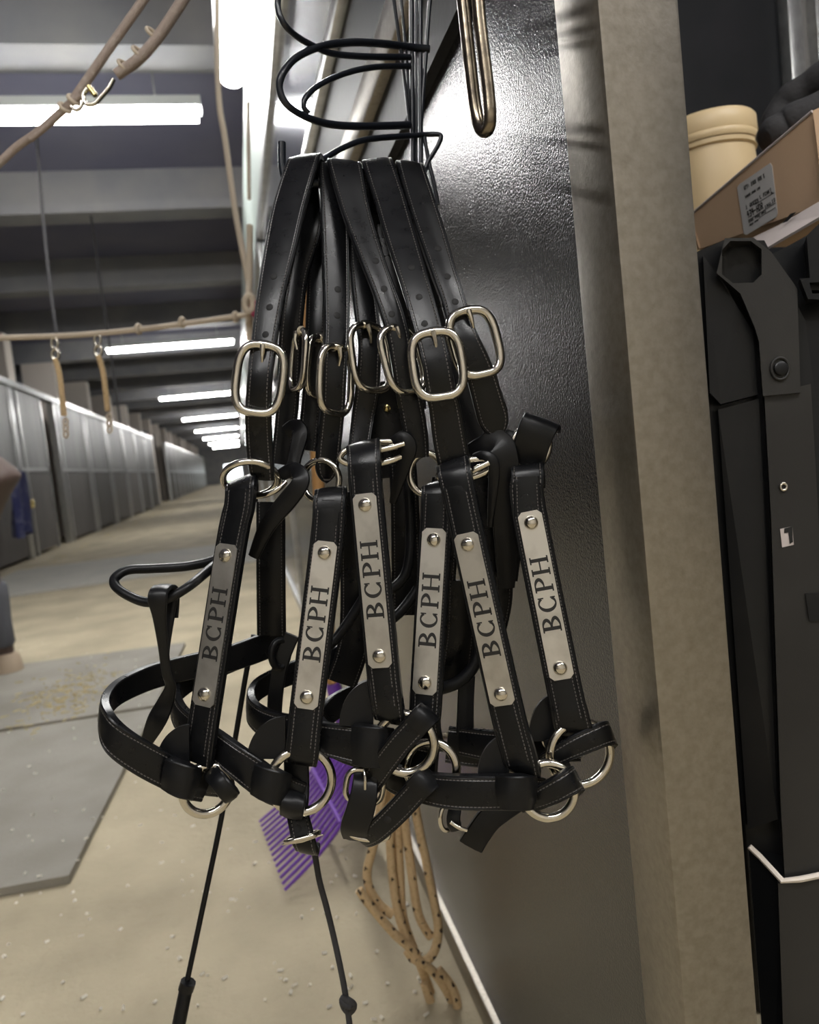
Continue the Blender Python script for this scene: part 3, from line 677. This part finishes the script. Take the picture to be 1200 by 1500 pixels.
def halter(lbl, D, cheek, tw, plate, w=50, shift=-2):
    pt, pb = plate
    root = thing('halter', lbl, 'halter', P(pt[0], pt[1], D), 'black leather halters on the rack')
    ck = strap([c for c in cheek], 'cheek_strap', root, front=True, twist=tw, th=.0052, side=0)
    def at_y(y, cols):
        for a_, b_ in zip(cols, cols[1:]):
            if a_[1] <= y <= b_[1] and b_[1] > a_[1]:
                k_ = (y-a_[1])/(b_[1]-a_[1]); return tuple(p_+(q_-p_)*k_ for p_, q_ in zip(a_, b_))
    lowc = [c for c in cheek if c[2] < cheek[2][2]]
    y0_ = lowc[0][1]+16; y1_ = pt[1]+6; yb_ = max(c[1] for c in lowc)-14
    mk = lambda ya_, yb2: [(lambda c: (c[0]-1.5, c[1], c[2]-.0006, c[3]*.80))(at_y(ya_+(yb2-ya_)*i_/4, lowc)) for i_ in range(5)]
    strap(mk(y0_, y1_), 'upper_fold', root, front=True, twist=tw, th=.0026, side=0)
    if yb_ > pb[1]+20: strap(mk(pb[1]-6, yb_), 'lower_fold', root, front=True, twist=tw, th=.0026, side=0)
    # nameplate
    dt, db = pt[2], pb[2]
    a, b = P(*pt), P(*pb); ya = (a-b).normalized(); L = (a-b).length
    s = rt - ya*rt.dot(ya); s.normalize(); n = s.cross(ya)
    n0 = s.cross(ya)                     # towards the viewer
    a_ = R(tw); s1 = s*math.cos(a_) + n0*math.sin(a_); n1 = n0*math.cos(a_)-s*math.sin(a_)
    k = (dt+db)/2*KD/F; o = (a+b)/2; Lp = L/k
    f = lambda x, y, z=0: o + s1*(x*k) + ya*(y*k) + n1*(z*k)
    hw, hl, c = 18.0/math.cos(a_)*.97, Lp/2, 6
    poly = [(-hw+c,-hl),(hw-c,-hl),(hw,-hl+c),(hw,hl-c),(hw-c,hl),(-hw+c,hl),(-hw,hl-c),(-hw,-hl+c)]
    np_ = MB().prism([f(x, y, 2.6) for x, y in poly], n1*(-2.2*k)).build('nameplate', PLATE, root, None)
    letters(lambda x, y, z: f(x*1.0, y*Lp/245, z), np_, 2.85)
    for yy in (hl-17, -hl+17):
        mb = MB(); prof = [(10.5,2.2),(10.3,4),(9,6.2),(6.5,8),(3.5,9),(.6,9.3)]; m = 18
        vs = [f(r*math.cos(2*math.pi*i/m), yy+r*math.sin(2*math.pi*i/m), z) for r, z in prof for i in range(m)]
        fs = [(j*m+i, j*m+(i+1) % m, (j+1)*m+(i+1) % m, (j+1)*m+i) for j in range(len(prof)-1) for i in range(m)]+[tuple(range((len(prof)-1)*m, len(prof)*m))]
        mb.add(vs, fs).build('rivet', NICKEL, np_)
    return root
from mathutils.bvhtree import BVHTree
def holes(pts, d, parent, rl=0):
    me = parent.data; tr = BVHTree.FromPolygons([v.co for v in me.vertices], [tuple(p.vertices) for p in me.polygons])
    for x, y in pts:
        v = ray(x, y).normalized(); loc, no, _, dist = tr.ray_cast(CAM, v)
        if loc is None: continue
        s = dist/F; 
        if no.dot(v) > 0: no = -no
        mb = MB(); mb.lathe(loc-no*.0004, [(5.0*s,0),(5.0*s,.0006),(4.6*s,.00075)], ax=no, n=18)
        hb = mb.build('punched_hole', HOLE, parent)
def halfdisc(root, cx, cy, d, rx, ry, a0=180, a1=90, yw=0):
    pts = [P(cx, cy, d)]
    for k in range(15):
        a = R(a0+(a1-a0)*k/14); pts.append(P(cx+rx*math.cos(a), cy-ry*math.sin(a), d))
    MB().prism(pts, fw*.0035).build('cheek_guard', PLAIN, root, None)
def keep(root, ctrl, side, name='end_loop', th=.008):
    return strap(ctrl, name, root, mat=PLAIN, side=side, th=th, pad=.001)

# ---- 1: left, dark plate
h = halter('halter with the leftmost BCPH nameplate, its brass-bright buckle also leftmost', .50,
  [(354,735,.540,44),(353,712,.538,48),(351,701,.528,50),(351,701,.518,50),(349,712,.511,50),(347,740,.509,50),(335,797,.5075,50),(298,1034,.500,50),(289,1095,.499,50),(286,1118,.501,49)], 22, ((334,797,.507),(298,1034,.4995)))
c = strap([(462,335,.60,40),(456,268,.592,44),(452,240,.578,47),(449,233,.565,48),(444,238,.551,49),(425,300,.535,51),(412,360,.522,49),(398,430,.510,43),(389,490,.503,39),(385,520,.499,38),(381,555,.4955,37),(379,590,.499,38),(379,625,.507,39),(381,660,.512,39),(384,690,.516,37),(386,700,.52,34)], 'crown_strap', h, side=0, th=.004, twist=8)
holes([(401,405),(395,450),(389,490)], .4995, c)
strap([(458,262,.585,34),(455,330,.565,36),(438,400,.56,30),(428,470,.555,32),(425,520,.56,34),(421,600,.565,32),(412,680,.57,30)], 'far_crown_strap', h, side=0, th=.004)
buckle(h, 380,555,.497, 34,50, rl=-7, yw=0, tb=6.6)
buckle(h, 437,528,.545, 32,42, rl=-4, yw=-64, tb=5)
ring('upper_ring', h, 367,702,.522, 39,38, tb=5.2, tl=52, rl=8)
ptube([(355,800,.55),(325,815,.546),(305,823,.54),(270,830,.53),(222,833,.52),(188,835,.512),(170,845,.505),(168,856,.50),(180,868,.495),(205,880,.491),(225,882,.489),(250,875,.488),(278,858,.495),(300,840,.514),(322,822,.535),(350,800,.56)], 7.2).build('throat_latch', PLAIN, h)
strap([(250,905,.50,22),(251,875,.501,24),(248,862,.497,26),(240,860,.487,28),(233,866,.478,28),(231,880,.476,28),(234,905,.48,20),(239,945,.486,15),(244,985,.492,14),(250,1005,.498,16),(242,1030,.505,24),(230,1055,.507,28),(216,1085,.512,18)], 'throat_hanger', h, PLAIN, side=0, th=.003)
strap([(254,872,.497,15),(249,905,.495,13),(243,950,.493,11),(242,985,.494,9)], 'hanger_back', h, PLAIN, side=0, th=.003)
strap([(300,1150,.512,46),(282,1146,.503,47),(262,1138,.497,47),(215,1114,.486,47),(176,1088,.480,45),(157,1062,.484,42),(153,1040,.498,38),(168,1018,.515,36),(200,1000,.53,36),(240,986,.545,36),(300,972,.562,36),(345,962,.575,38),(410,938,.59,38)], 'noseband', h, side=-96, th=.006)
keep(h, [(246,1132,.489,46),(256,1137,.486,48),(272,1144,.487,48),(282,1148,.495,46)], 84)
halfdisc(h, 277,1122,.497, 49,60)
ring('lower_ring', h, 303,1157,.503, 34,35, tb=6.8, yw=18)
strap([(268,1146,.54,28),(295,1150,.532,29),(318,1152,.522,30)], 'chin_strap', h, side=92, th=.003)
keep(h, [(310,1130,.506,24),(313,1136,.497,25),(321,1145,.490,26),(331,1157,.489,27),(338,1165,.493,26),(338,1166,.502,24)], 37, 'chin_loop', .0045)
strap([(397,735,.57,42),(397,830,.572,42),(398,930,.58,42)], 'far_cheek_strap', h, side=0)
strap([(372,815,.535,16),(392,770,.527,24),(420,735,.52,28),(438,712,.516,26),(441,697,.518,24),(430,688,.526,22),(412,696,.53,18)], 'throat_tab', h, PLAIN, side='auto', th=.004)
strap([(425,700,.53,20),(432,670,.535,20),(440,635,.54,24),(432,625,.545,22),(420,632,.55,20)], 'throat_tab_upper', h, PLAIN, side='auto', th=.004)
ptube([(376,727,.524),(392,724,.521),(408,716,.52),(418,706,.524)], 4.2).build('tab_pin', NICKEL, h)
# ---- 2
h = halter('halter with the second BCPH nameplate from the left, bright plate with a brass rivet', .498,
  [(486,745,.535,44),(485,722,.532,46),(484,714,.522,47),(484,716,.513,48),(482,735,.5065,49),(478,793,.504,50),(448,1038,.497,50),(443,1085,.4955,50),(440,1112,.4965,51),(439,1121,.501,50)], 6, ((478,793,.5035),(448,1038,.4965)))
c = strap([(482,330,.59,38),(486,262,.585,42),(486,248,.575,42),(487,260,.565,42),(490,320,.552,42),(492,400,.54,40),(493,470,.530,38),(491,520,.524,37),(489,557,.522,36),(487,600,.526,36),(482,650,.53,36),(478,692,.533,34),(477,706,.535,26)], 'crown_strap', h, side=0, th=.005, twist=-22, end='round')
holes([(495,424),(494,462)], .531, c)
buckle(h, 492,557,.521, 32,48, rl=-2, yw=50)
buckle(h, 467,538,.56, 30,42, rl=-4, yw=66)
strap([(470,320,.59,30),(465,420,.575,30),(462,500,.565,30),(458,580,.57,30),(450,660,.57,30)], 'far_crown_strap', h, side=0, th=.004)
ring('upper_ring', h, 470,704,.528, 29,30, tb=5, yw=-18)
strap([(440,1168,.515,46),(414,1158,.507,47),(392,1148,.503,47),(352,1118,.502,46),(315,1090,.510,44),(282,1068,.522,40),(262,1045,.535,36),(258,1020,.55,32),(270,1002,.56,32),(300,985,.572,32),(350,962,.585,34),(420,935,.60,34)], 'noseband', h, side=-96, th=.006)
keep(h, [(376,1140,.497,46),(388,1146,.493,48),(404,1152,.494,48),(414,1156,.501,46)], 84)
halfdisc(h, 418,1112,.501, 56,62)
ring('lower_ring', h, 441,1144,.501, 45,46, tb=6.8, yw=10)
strap([(434,1110,.518,36),(435,1150,.516,36),(434,1175,.512,36),(432,1192,.508,34)], 'chin_strap', h, PLAIN, side=0, th=.004)
keep(h, [(430,1176,.518,34),(430,1165,.505,36),(429,1172,.497,36),(428,1184,.496,36),(427,1193,.502,34)], -12, 'chin_loop', .0045)
c = strap([(434,1188,.514,30),(440,1210,.51,33),(446,1235,.508,34),(451,1246,.515,34),(452,1236,.525,34)], 'chin_billet', h, side=-12, th=.004)
holes([(437,1214)], .506, c)
buckle(h, 443,1226,.51, 24,20, rl=14, tl=74, tb=3.6, tongue=False, name='chin_buckle')
f_ = fr(443,1230,.505,rl=14); MB().tube([f_(-31,0),(f_(0,0,2)),f_(31,0)], [.0006,.0019,.0006], n=8).build('buckle_bar', NICKEL, h)
ptube([(560,795,.56),(552,840,.558),(535,872,.556),(510,912,.554),(490,938,.552),(470,955,.55)], 7.5).build('throat_latch', PLAIN, h)
strap([(515,720,.565,42),(520,800,.57,44),(520,930,.58,46),(500,1000,.585,46)], 'far_cheek_strap', h, side=0)
strap([(402,1060,.555,20),(404,1015,.552,22),(412,970,.55,22),(428,930,.55,22)], 'throat_hanger', h, PLAIN, side=0, th=.004)
ring('hanger_ring', h, 410,958,.548, 14,20, tb=5, yw=40, mat=PLAIN)
# ---- 3
h = halter('halter with the third BCPH nameplate from the left, hanging higher than its neighbours', .485,
  [(536,680,.53,48),(534,658,.527,50),(531,647,.515,51),(531,649,.502,51),(532,672,.493,50),(535,723,.491,50),(559,978,.486,50),(566,1035,.486,49),(569,1053,.488,48),(570,1060,.492,47)], 14, ((534,723,.4905),(558,978,.4855)))
strap([(515,330,.59,34),(517,262,.585,36),(519,248,.576,36),(522,262,.567,36),(526,320,.56,36),(531,400,.55,36),(538,470,.54,36),(542,500,.535,36),(541,525,.533,34),(538,570,.537,36),(532,610,.54,34),(526,655,.535,32)], 'crown_strap', h, side=0, th=.004, twist=-10)
buckle(h, 543,524,.530, 33,48, rl=8, yw=38)
ring('upper_ring', h, 548,664,.513, 50,16, tb=5, rl=8)
ptube([(552,660,.507),(575,655,.507),(592,650,.508)], 4.5).build('tab_pin', NICKEL, h)
strap([(576,735,.53,10),(584,705,.522,18),(594,675,.515,22),(600,655,.511,22),(593,642,.511,20),(581,645,.513,18),(574,656,.518,16)], 'throat_tab', h, PLAIN, side='auto', th=.006)
strap([(585,1102,.506,54),(545,1095,.500,58),(520,1090,.500,54),(475,1082,.507,48),(430,1072,.517,46),(392,1060,.528,42),(370,1042,.54,36),(370,1020,.555,30),(388,1003,.567,30),(430,985,.578,32),(490,965,.59,34),(560,945,.60,34)], 'noseband', h, side=-92, th=.006)
keep(h, [(521,1090,.494,58),(535,1092,.490,60),(553,1094,.491,60),(566,1095,.498,58)], 88)
halfdisc(h, 547,1063,.496, 50,66)
ring('lower_ring', h, 594,1089,.491, 42,43, tb=6.8, yw=-8)
c = strap([(618,1052,.50,34),(626,1045,.496,35),(624,1048,.487,36),(612,1060,.482,36),(588,1086,.483,36),(566,1114,.488,36),(550,1136,.494,36),(540,1150,.50,36)], 'chin_strap', h, side=-45, th=.0045)
keep(h, [(624,1052,.498,33),(629,1044,.488,36),(620,1051,.479,37),(606,1066,.480,37)], -42, 'chin_loop', .003)
holes([(548,1143)], .4915, c)
buckle(h, 534,1152,.496, 27,24, rl=-8, tb=4.4, name='chin_buckle', tongue=False)
ptube([(534,1128,.492),(535,1142,.489),(535,1156,.490)], 2.6).build('chin_buckle_tongue', NICKEL, h)
strap([(536,1136,.502,36),(535,1146,.494,37),(533,1165,.491,40),(527,1190,.492,42),(520,1212,.496,42),(522,1226,.505,40)], 'chin_billet', h, PLAIN, side=-10, th=.0045)
strap([(590,680,.565,40),(594,760,.57,42),(596,900,.58,44)], 'far_cheek_strap', h, side=0)
ptube([(596,690,.555),(601,760,.553),(600,815,.55),(592,845,.548),(575,862,.548),(555,872,.55)], 7.5).build('throat_latch', PLAIN, h)
MB().lathe(P(567,598,.556), [(.0035,-.001),(.0032,.001),(.001,.002)], ax=-fw, n=16).build('brass_stud', BRASS, h)
strap([(556,560,.57,60),(562,620,.572,66),(566,700,.575,50)], 'jaw_strap', h, side=0)
# ---- 4
h = halter('halter with the fourth BCPH nameplate from the left, scuffed grey plate partly behind the fifth', .503,
  [(640,735,.54,44),(639,716,.537,46),(639,706,.527,46),(639,707,.518,47),(639,725,.5125,47),(637,774,.511,48),(623,1017,.5035,48),(621,1060,.5025,46),(628,1090,.506,40),(633,1100,.512,36)], 16, ((637,774,.5105),(622,1017,.503)))
c = strap([(510,335,.60,42),(508,268,.592,46),(505,248,.58,48),(504,241,.568,49),(506,247,.555,49),(522,312,.54,42),(545,380,.526,36),(560,420,.519,34),(573,455,.514,34),(583,490,.511,34),(590,530,.511,34),(598,575,.515,36),(608,630,.52,36),(612,670,.524,34)], 'crown_strap', h, side=0, th=.005, twist=-6)
holes([(550.5,382),(562.5,423),(574,460)], .5165, c)
buckle(h, 590,527,.511, 33,48, rl=15, yw=36)
ring('upper_ring', h, 625,694,.525, 25,30, tb=5.4, yw=-12)
strap([(640,1120,.52,46),(600,1112,.528,46),(560,1108,.54,46),(520,1100,.552,44),(485,1085,.565,40),(470,1060,.58,36),(500,1030,.595,36),(580,1000,.605,36)], 'noseband', h, side=-92, th=.006)
ring('lower_ring', h, 632,1124,.499, 37,38, tb=6.8, yw=-10)
c = strap([(640,1150,.505,34),(636,1140,.499,35),(628,1142,.489,36),(612,1156,.487,36),(590,1180,.489,36),(566,1204,.492,35),(545,1222,.498,33),(530,1228,.507,30),(524,1216,.514,30)], 'chin_strap', h, side=-42, th=.004)
keep(h, [(637,1146,.503,34),(632,1138,.493,37),(620,1147,.484,38),(608,1158,.485,37)], -42, 'chin_loop', .0035)
holes([(568,1201)], .4885, c)
ring('chin_buckle', h, 541,1218,.50, 29,12, tb=3.8, p=2.6, rl=-6)
strap([(676,850,.565,42),(674,930,.57,44),(664,1000,.575,44)], 'far_cheek_strap', h, side=0)
ptube([(612,862,.556),(600,880,.554),(585,898,.552),(568,912,.552)], 7.5).build('throat_latch', PLAIN, h)
strap([(655,700,.56,44),(648,800,.565,46),(640,900,.57,46),(632,1000,.575,40)], 'jaw_strap', h, side=0)
# ---- 5
h = halter('halter with the fifth BCPH nameplate from the left, dull plate leaning right over the fourth', .483,
  [(664,712,.525,46),(662,688,.522,49),(661,675,.511,50),(662,677,.498,50),(666,700,.490,50),(683,781,.488,50),(739,1033,.483,51),(758,1105,.482,52),(764,1128,.483,52),(766,1136,.487,51)], 20, ((682,781,.4875),(738,1033,.4825)))
c = strap([(556,335,.60,40),(556,268,.592,42),(554,248,.58,44),(553,238,.568,44),(555,243,.555,44),(572,295,.54,45),(588,350,.524,45),(605,405,.510,43),(617,445,.502,42),(628,485,.496,42),(635,512,.493,42),(641,540,.491,42),(646,570,.494,43),(652,600,.50,46),(658,640,.505,48),(664,672,.509,48),(667,686,.512,46)], 'crown_strap', h, side=0, th=.0045, twist=4)
holes([(603,392),(614,435),(622,474)], .4965, c)
buckle(h, 641,534,.493, 36,48, rl=8, yw=0, tb=6.9)
strap([(560,330,.585,30),(585,430,.575,30),(600,520,.57,34),(608,600,.565,34)], 'far_crown_strap', h, side=0, th=.004)
ring('upper_ring', h, 684,688,.5125, 42,13, tb=5, rl=14)
ptube([(692,690,.506),(704,684,.505),(716,678,.505)], 5).build('tab_pin', NICKEL, h)
strap([(742,860,.545,24),(742,790,.532,36),(740,720,.522,44),(737,670,.516,44),(728,650,.518,42),(705,655,.522,30),(690,660,.527,22)], 'throat_tab', h, PLAIN, side='auto', th=.004)
strap([(718,770,.525,8),(722,720,.515,14),(724,692,.510,16),(721,674,.508,16),(709,667,.510,14),(696,669,.515,10)], 'throat_tab_edge', h, PLAIN, side='auto', th=.005)
strap([(790,1162,.498,46),(765,1160,.488,49),(735,1160,.483,50),(690,1160,.484,50),(650,1158,.490,48),(610,1150,.50,44),(575,1138,.515,40),(562,1120,.53,34),(580,1100,.548,32),(640,1085,.565,34)], 'noseband', h, side=-92, th=.007)
keep(h, [(735,1160,.480,49),(748,1160,.475,50),(766,1160,.477,50),(777,1160,.486,48)], 88)
halfdisc(h, 746,1138,.487, 46,62)
ring('lower_ring', h, 803,1158,.489, 38,40, tb=6.8, yw=-5)
c = strap([(838,1150,.499,36),(843,1142,.491,37),(834,1145,.482,38),(812,1158,.482,36),(786,1170,.489,32),(762,1176,.50,28)], 'chin_strap', h, side=-65, th=.005)
strap([(757,1172,.525,32),(735,1186,.521,34),(716,1200,.519,36),(700,1222,.518,36),(690,1238,.52,37)], 'chin_billet', h, PLAIN, side=-35, th=.005)
ring('chin_buckle', h, 656,1196,.522, 14,20, tb=3.4, yw=35)
strap([(668,1180,.524,18),(664,1200,.52,20),(668,1212,.522,18)], 'chin_keeper', h, PLAIN, side=0, th=.006)
ptube([(660,1204,.515),(672,1212,.514),(684,1216,.515)], 3).build('chin_buckle_tongue', NICKEL, h)
strap([(712,700,.56,46),(722,780,.562,46),(730,870,.568,42),(722,930,.575,34)], 'far_cheek_strap', h, side=0)
ptube([(700,900,.55),(702,945,.547),(694,975,.545),(676,996,.544),(655,1006,.544),(630,1012,.546)], 9).build('throat_latch', PLAIN, h)
strap([(684,990,.553,24),(682,1030,.552,24),(681,1075,.552,26)], 'throat_hanger', h, PLAIN, side=0, th=.005)
strap([(655,1090,.555,52),(690,1095,.553,54),(730,1100,.552,50)], 'far_noseband', h, side=85, th=.005)
# ---- 6
h = halter('halter with the rightmost BCPH nameplate, warm bright plate close to the panel', .500,
  [(774,715,.535,46),(773,695,.532,47),(772,681,.522,48),(772,682,.512,48),(773,700,.507,49),(775,749,.506,51),(824,995,.499,52),(836,1050,.498,54),(840,1070,.500,55),(841,1079,.505,54)], 8, ((775,749,.5055),(824,995,.4985)))
c = strap([(600,335,.60,36),(600,268,.592,38),(599,250,.58,40),(599,243,.568,40),(602,248,.556,40),(618,300,.541,42),(634,350,.529,41),(650,400,.518,38),(662,435,.512,36),(672,470,.507,37),(684,500,.503,38),(695,525,.504,40),(706,555,.508,43),(716,590,.513,45),(725,620,.518,46),(731,640,.521,40)], 'crown_strap', h, side=0, th=.005, twist=-6, end='round')
holes([(642,364),(655.5,405),(667,442)], .5165, c)
buckle(h, 696,502,.505, 35,48, rl=14, yw=14, tb=6.9)
strap([(600,330,.585,30),(640,430,.58,30),(665,540,.575,40),(690,630,.57,44),(700,720,.565,40)], 'far_crown_strap', h, side=0, th=.004)
ring('upper_ring', h, 777,655,.522, 28,33, tb=5, rl=-25, yw=10)
strap([(771,705,.528,44),(774,675,.522,48),(780,648,.515,52),(788,626,.513,54),(794,618,.52,54),(796,624,.535,52)], 'upper_tab', h, PLAIN, side=160, th=.0045)
strap([(735,640,.545,24),(750,650,.542,30),(756,690,.545,34),(752,760,.55,34),(745,850,.555,26)], 'throat_tab', h, PLAIN, side='auto', th=.004)
strap([(850,1092,.515,44),(815,1092,.519,46),(770,1095,.527,46),(720,1092,.54,44),(675,1085,.552,40)], 'noseband', h, side=-92, th=.006)
halfdisc(h, 812,1086,.511, 38,68)
ring('lower_ring', h, 850,1104,.505, 46,46, tb=6.8, yw=8)
c = strap([(884,1088,.517,33),(893,1078,.512,34),(889,1074,.504,35),(872,1080,.500,35),(845,1092,.500,33),(818,1106,.503,28),(800,1116,.51,26)], 'chin_strap', h, side=-70, th=.004)
ring('guard_ring', h, 806,1078,.516, 12,16, tb=4.2, yw=30)
strap([(810,1082,.508,26),(816,1108,.505,30),(826,1135,.503,28),(836,1148,.504,24)], 'lower_tab', h, PLAIN, side=-35, th=.004)

# ------------------------------------------------------------------ hanging behind and below the halters
t = thing('riding_crop', 'thin black riding crop hanging below the leftmost halter ring', 'crop', P(300,1300,.62))
ptube([(372,930,.64),(360,990,.64),(345,1080,.635),(324,1200,.63),(298,1325,.62),(272,1447,.61)], 4.05, n=6).build('shaft', PLAIN, t)
ptube([(274,1440,.609),(273,1446,.609),(266,1480,.605),(254,1540,.60),(244,1590,.597)], 10).build('handle', PLAIN, t)
ptube([(276,1438,.609),(272,1450,.609)], 11.5).build('handle_collar', LEATHER, t)
t = thing('whip_lash', 'dark braided lash with a knot hanging in front of the purple fork', 'whip', P(490,1380,.6))
ptube([(448,1190,.60),(460,1245,.60),(468,1290,.60),(480,1335,.60),(494,1395,.598),(505,1450,.597),(512,1500,.596),(520,1570,.595)], 4.6).build('lash', CLOTH, t)
ptube([(502,1462,.596),(510,1466,.592),(518,1473,.594),(512,1482,.598),(504,1474,.600),(502,1464,.598)], 5.5).build('knot', CLOTH, t)
ptube([(500,1466,.594),(510,1474,.590),(519,1470,.594)], 4.5).build('knot_turn', CLOTH, t)

KD = 1.0
# purple manure fork leaning on the wall
hb = Vector((.21, 1.87, .235))
t = thing('manure_fork', 'purple plastic manure fork with a tan wooden handle leaning on the panel', 'fork', Vector((.1, 1.87, 0)))
T0, T1 = onZ(380,1204,.02), onZ(417,1304,.02)
B0, B1 = Vector((.19, 2.06, .20)), Vector((.215, 1.72, .20))
N_ = 14
for k in range(N_):
    a = T0.lerp(T1, k/(N_-1)); b = B0.lerp(B1, k/(N_-1)); m_ = a.lerp(b, .45)+Vector((.0,0,-.018))
    q = cr([tuple(a), tuple(m_), tuple(b)], 6); MB().tube(q, [.0035+.0025*i/(len(q)-1) for i in range(len(q))], n=8).build('tine', PURPLE, t)
MB().tube([B0+(B0-B1)*.03, B0.lerp(B1,.25)+Vector((0,0,.012)), B0.lerp(B1,.5)+Vector((0,0,.018)), B0.lerp(B1,.75)+Vector((0,0,.012)), B1-(B0-B1)*.03], .012).build('crossbar', PURPLE, t)
c0, c1 = T0.lerp(B0,.62)+Vector((0,0,-.012)), T1.lerp(B1,.62)+Vector((0,0,-.012)); MB().tube([c0, c1], .006).build('tine_brace', PURPLE, t)
top = onY(447, 425, 1.90); low = B0.lerp(B1,.5)+Vector((-.01,0,.01)); mid = onY(487, 1000, 1.88)
MB().tube([low, low.lerp(mid,.5), mid], [.02,.021,.019], n=12).build('socket', PURPLE, t)
MB().tube([mid, mid.lerp(top,.5), top], [.0155,.0155,.016], n=12).build('handle', WOOD, t)

# tan flecked rope hank on the wall
t = thing('rope_hank', 'coiled tan rope with dark flecks hanging low on the panel', 'rope', P(600,1500,1.42))
DH = 1.33
hank = [
 [(575,1110,DH),(560,1170,DH),(548,1235,DH),(538,1275,DH),(541,1300,DH),(556,1325,DH),(575,1340,DH)],
 [(526,1303,DH-.02),(534,1315,DH-.02),(552,1338,DH-.02),(578,1368,DH-.02),(600,1388,DH-.02),(612,1405,DH-.02),(626,1440,DH),(640,1480,DH),(650,1500,DH)],
 [(568,1110,DH+.02),(570,1190,DH+.02),(574,1270,DH+.01),(582,1330,DH),(596,1375,DH-.01),(612,1400,DH-.02)],
 [(590,1110,DH+.02),(592,1190,DH+.02),(602,1270,DH+.01),(612,1335,DH),(624,1362,DH),(632,1372,DH)],
 [(602,1110,DH),(610,1190,DH),(624,1260,DH),(636,1320,DH),(642,1360,DH-.01),(637,1392,DH-.02),(622,1408,DH-.025),(606,1404,DH-.02),(596,1392,DH-.01)],
 [(580,1110,DH+.03),(582,1190,DH+.03),(586,1280,DH+.02),(590,1340,DH+.01),(606,1390,DH)],
 [(612,1405,DH-.03),(636,1425,DH-.03),(655,1452,DH-.03),(667,1480,DH-.02),(668,1510,DH-.01),(655,1530,DH)],
 [(642,1420,DH-.03),(662,1445,DH-.035),(670,1475,DH-.04),(660,1500,DH-.03),(645,1492,DH-.02),(632,1470,DH-.02),(622,1440,DH-.02)],
]
fl = MB(); rr_ = random.Random(5)
for c in hank:
    ptube(c, 6.6, n=8).build('strand', ROPE, t)
    q = cr([tuple(P(*p)) for p in c], 8)
    for i in range(3, len(q)-2, 5):
        a = Vector(q[i]); tt = (Vector(q[i+1])-a).normalized(); vw = (CAM-a).normalized(); sd = tt.cross(vw).normalized()
        an = rr_.uniform(-1.0, 1.0); nn = vw*math.cos(an)+sd*math.sin(an); o = a+nn*.0068
        e = (tt*.8+sd*.4).normalized()*.007; g = nn.cross(e).normalized()*.0045
        fl.add([o-e-g*.4,o+g,o+e+g*.4,o-g,o+nn*.0024],[(0,3,4),(3,2,4),(2,1,4),(1,0,4),(0,1,2,3)])
fl.build('rope_flecks', FLECK, t, None, kind='stuff')
MB().tube([P(585,1115,DH+.05), P(585,1098,DH+.01), P(590,1090,DH), Vector((XW, P(590,1090,DH).y, P(590,1090,DH).z+.0))], .006).build('wall_peg', STEEL, t)
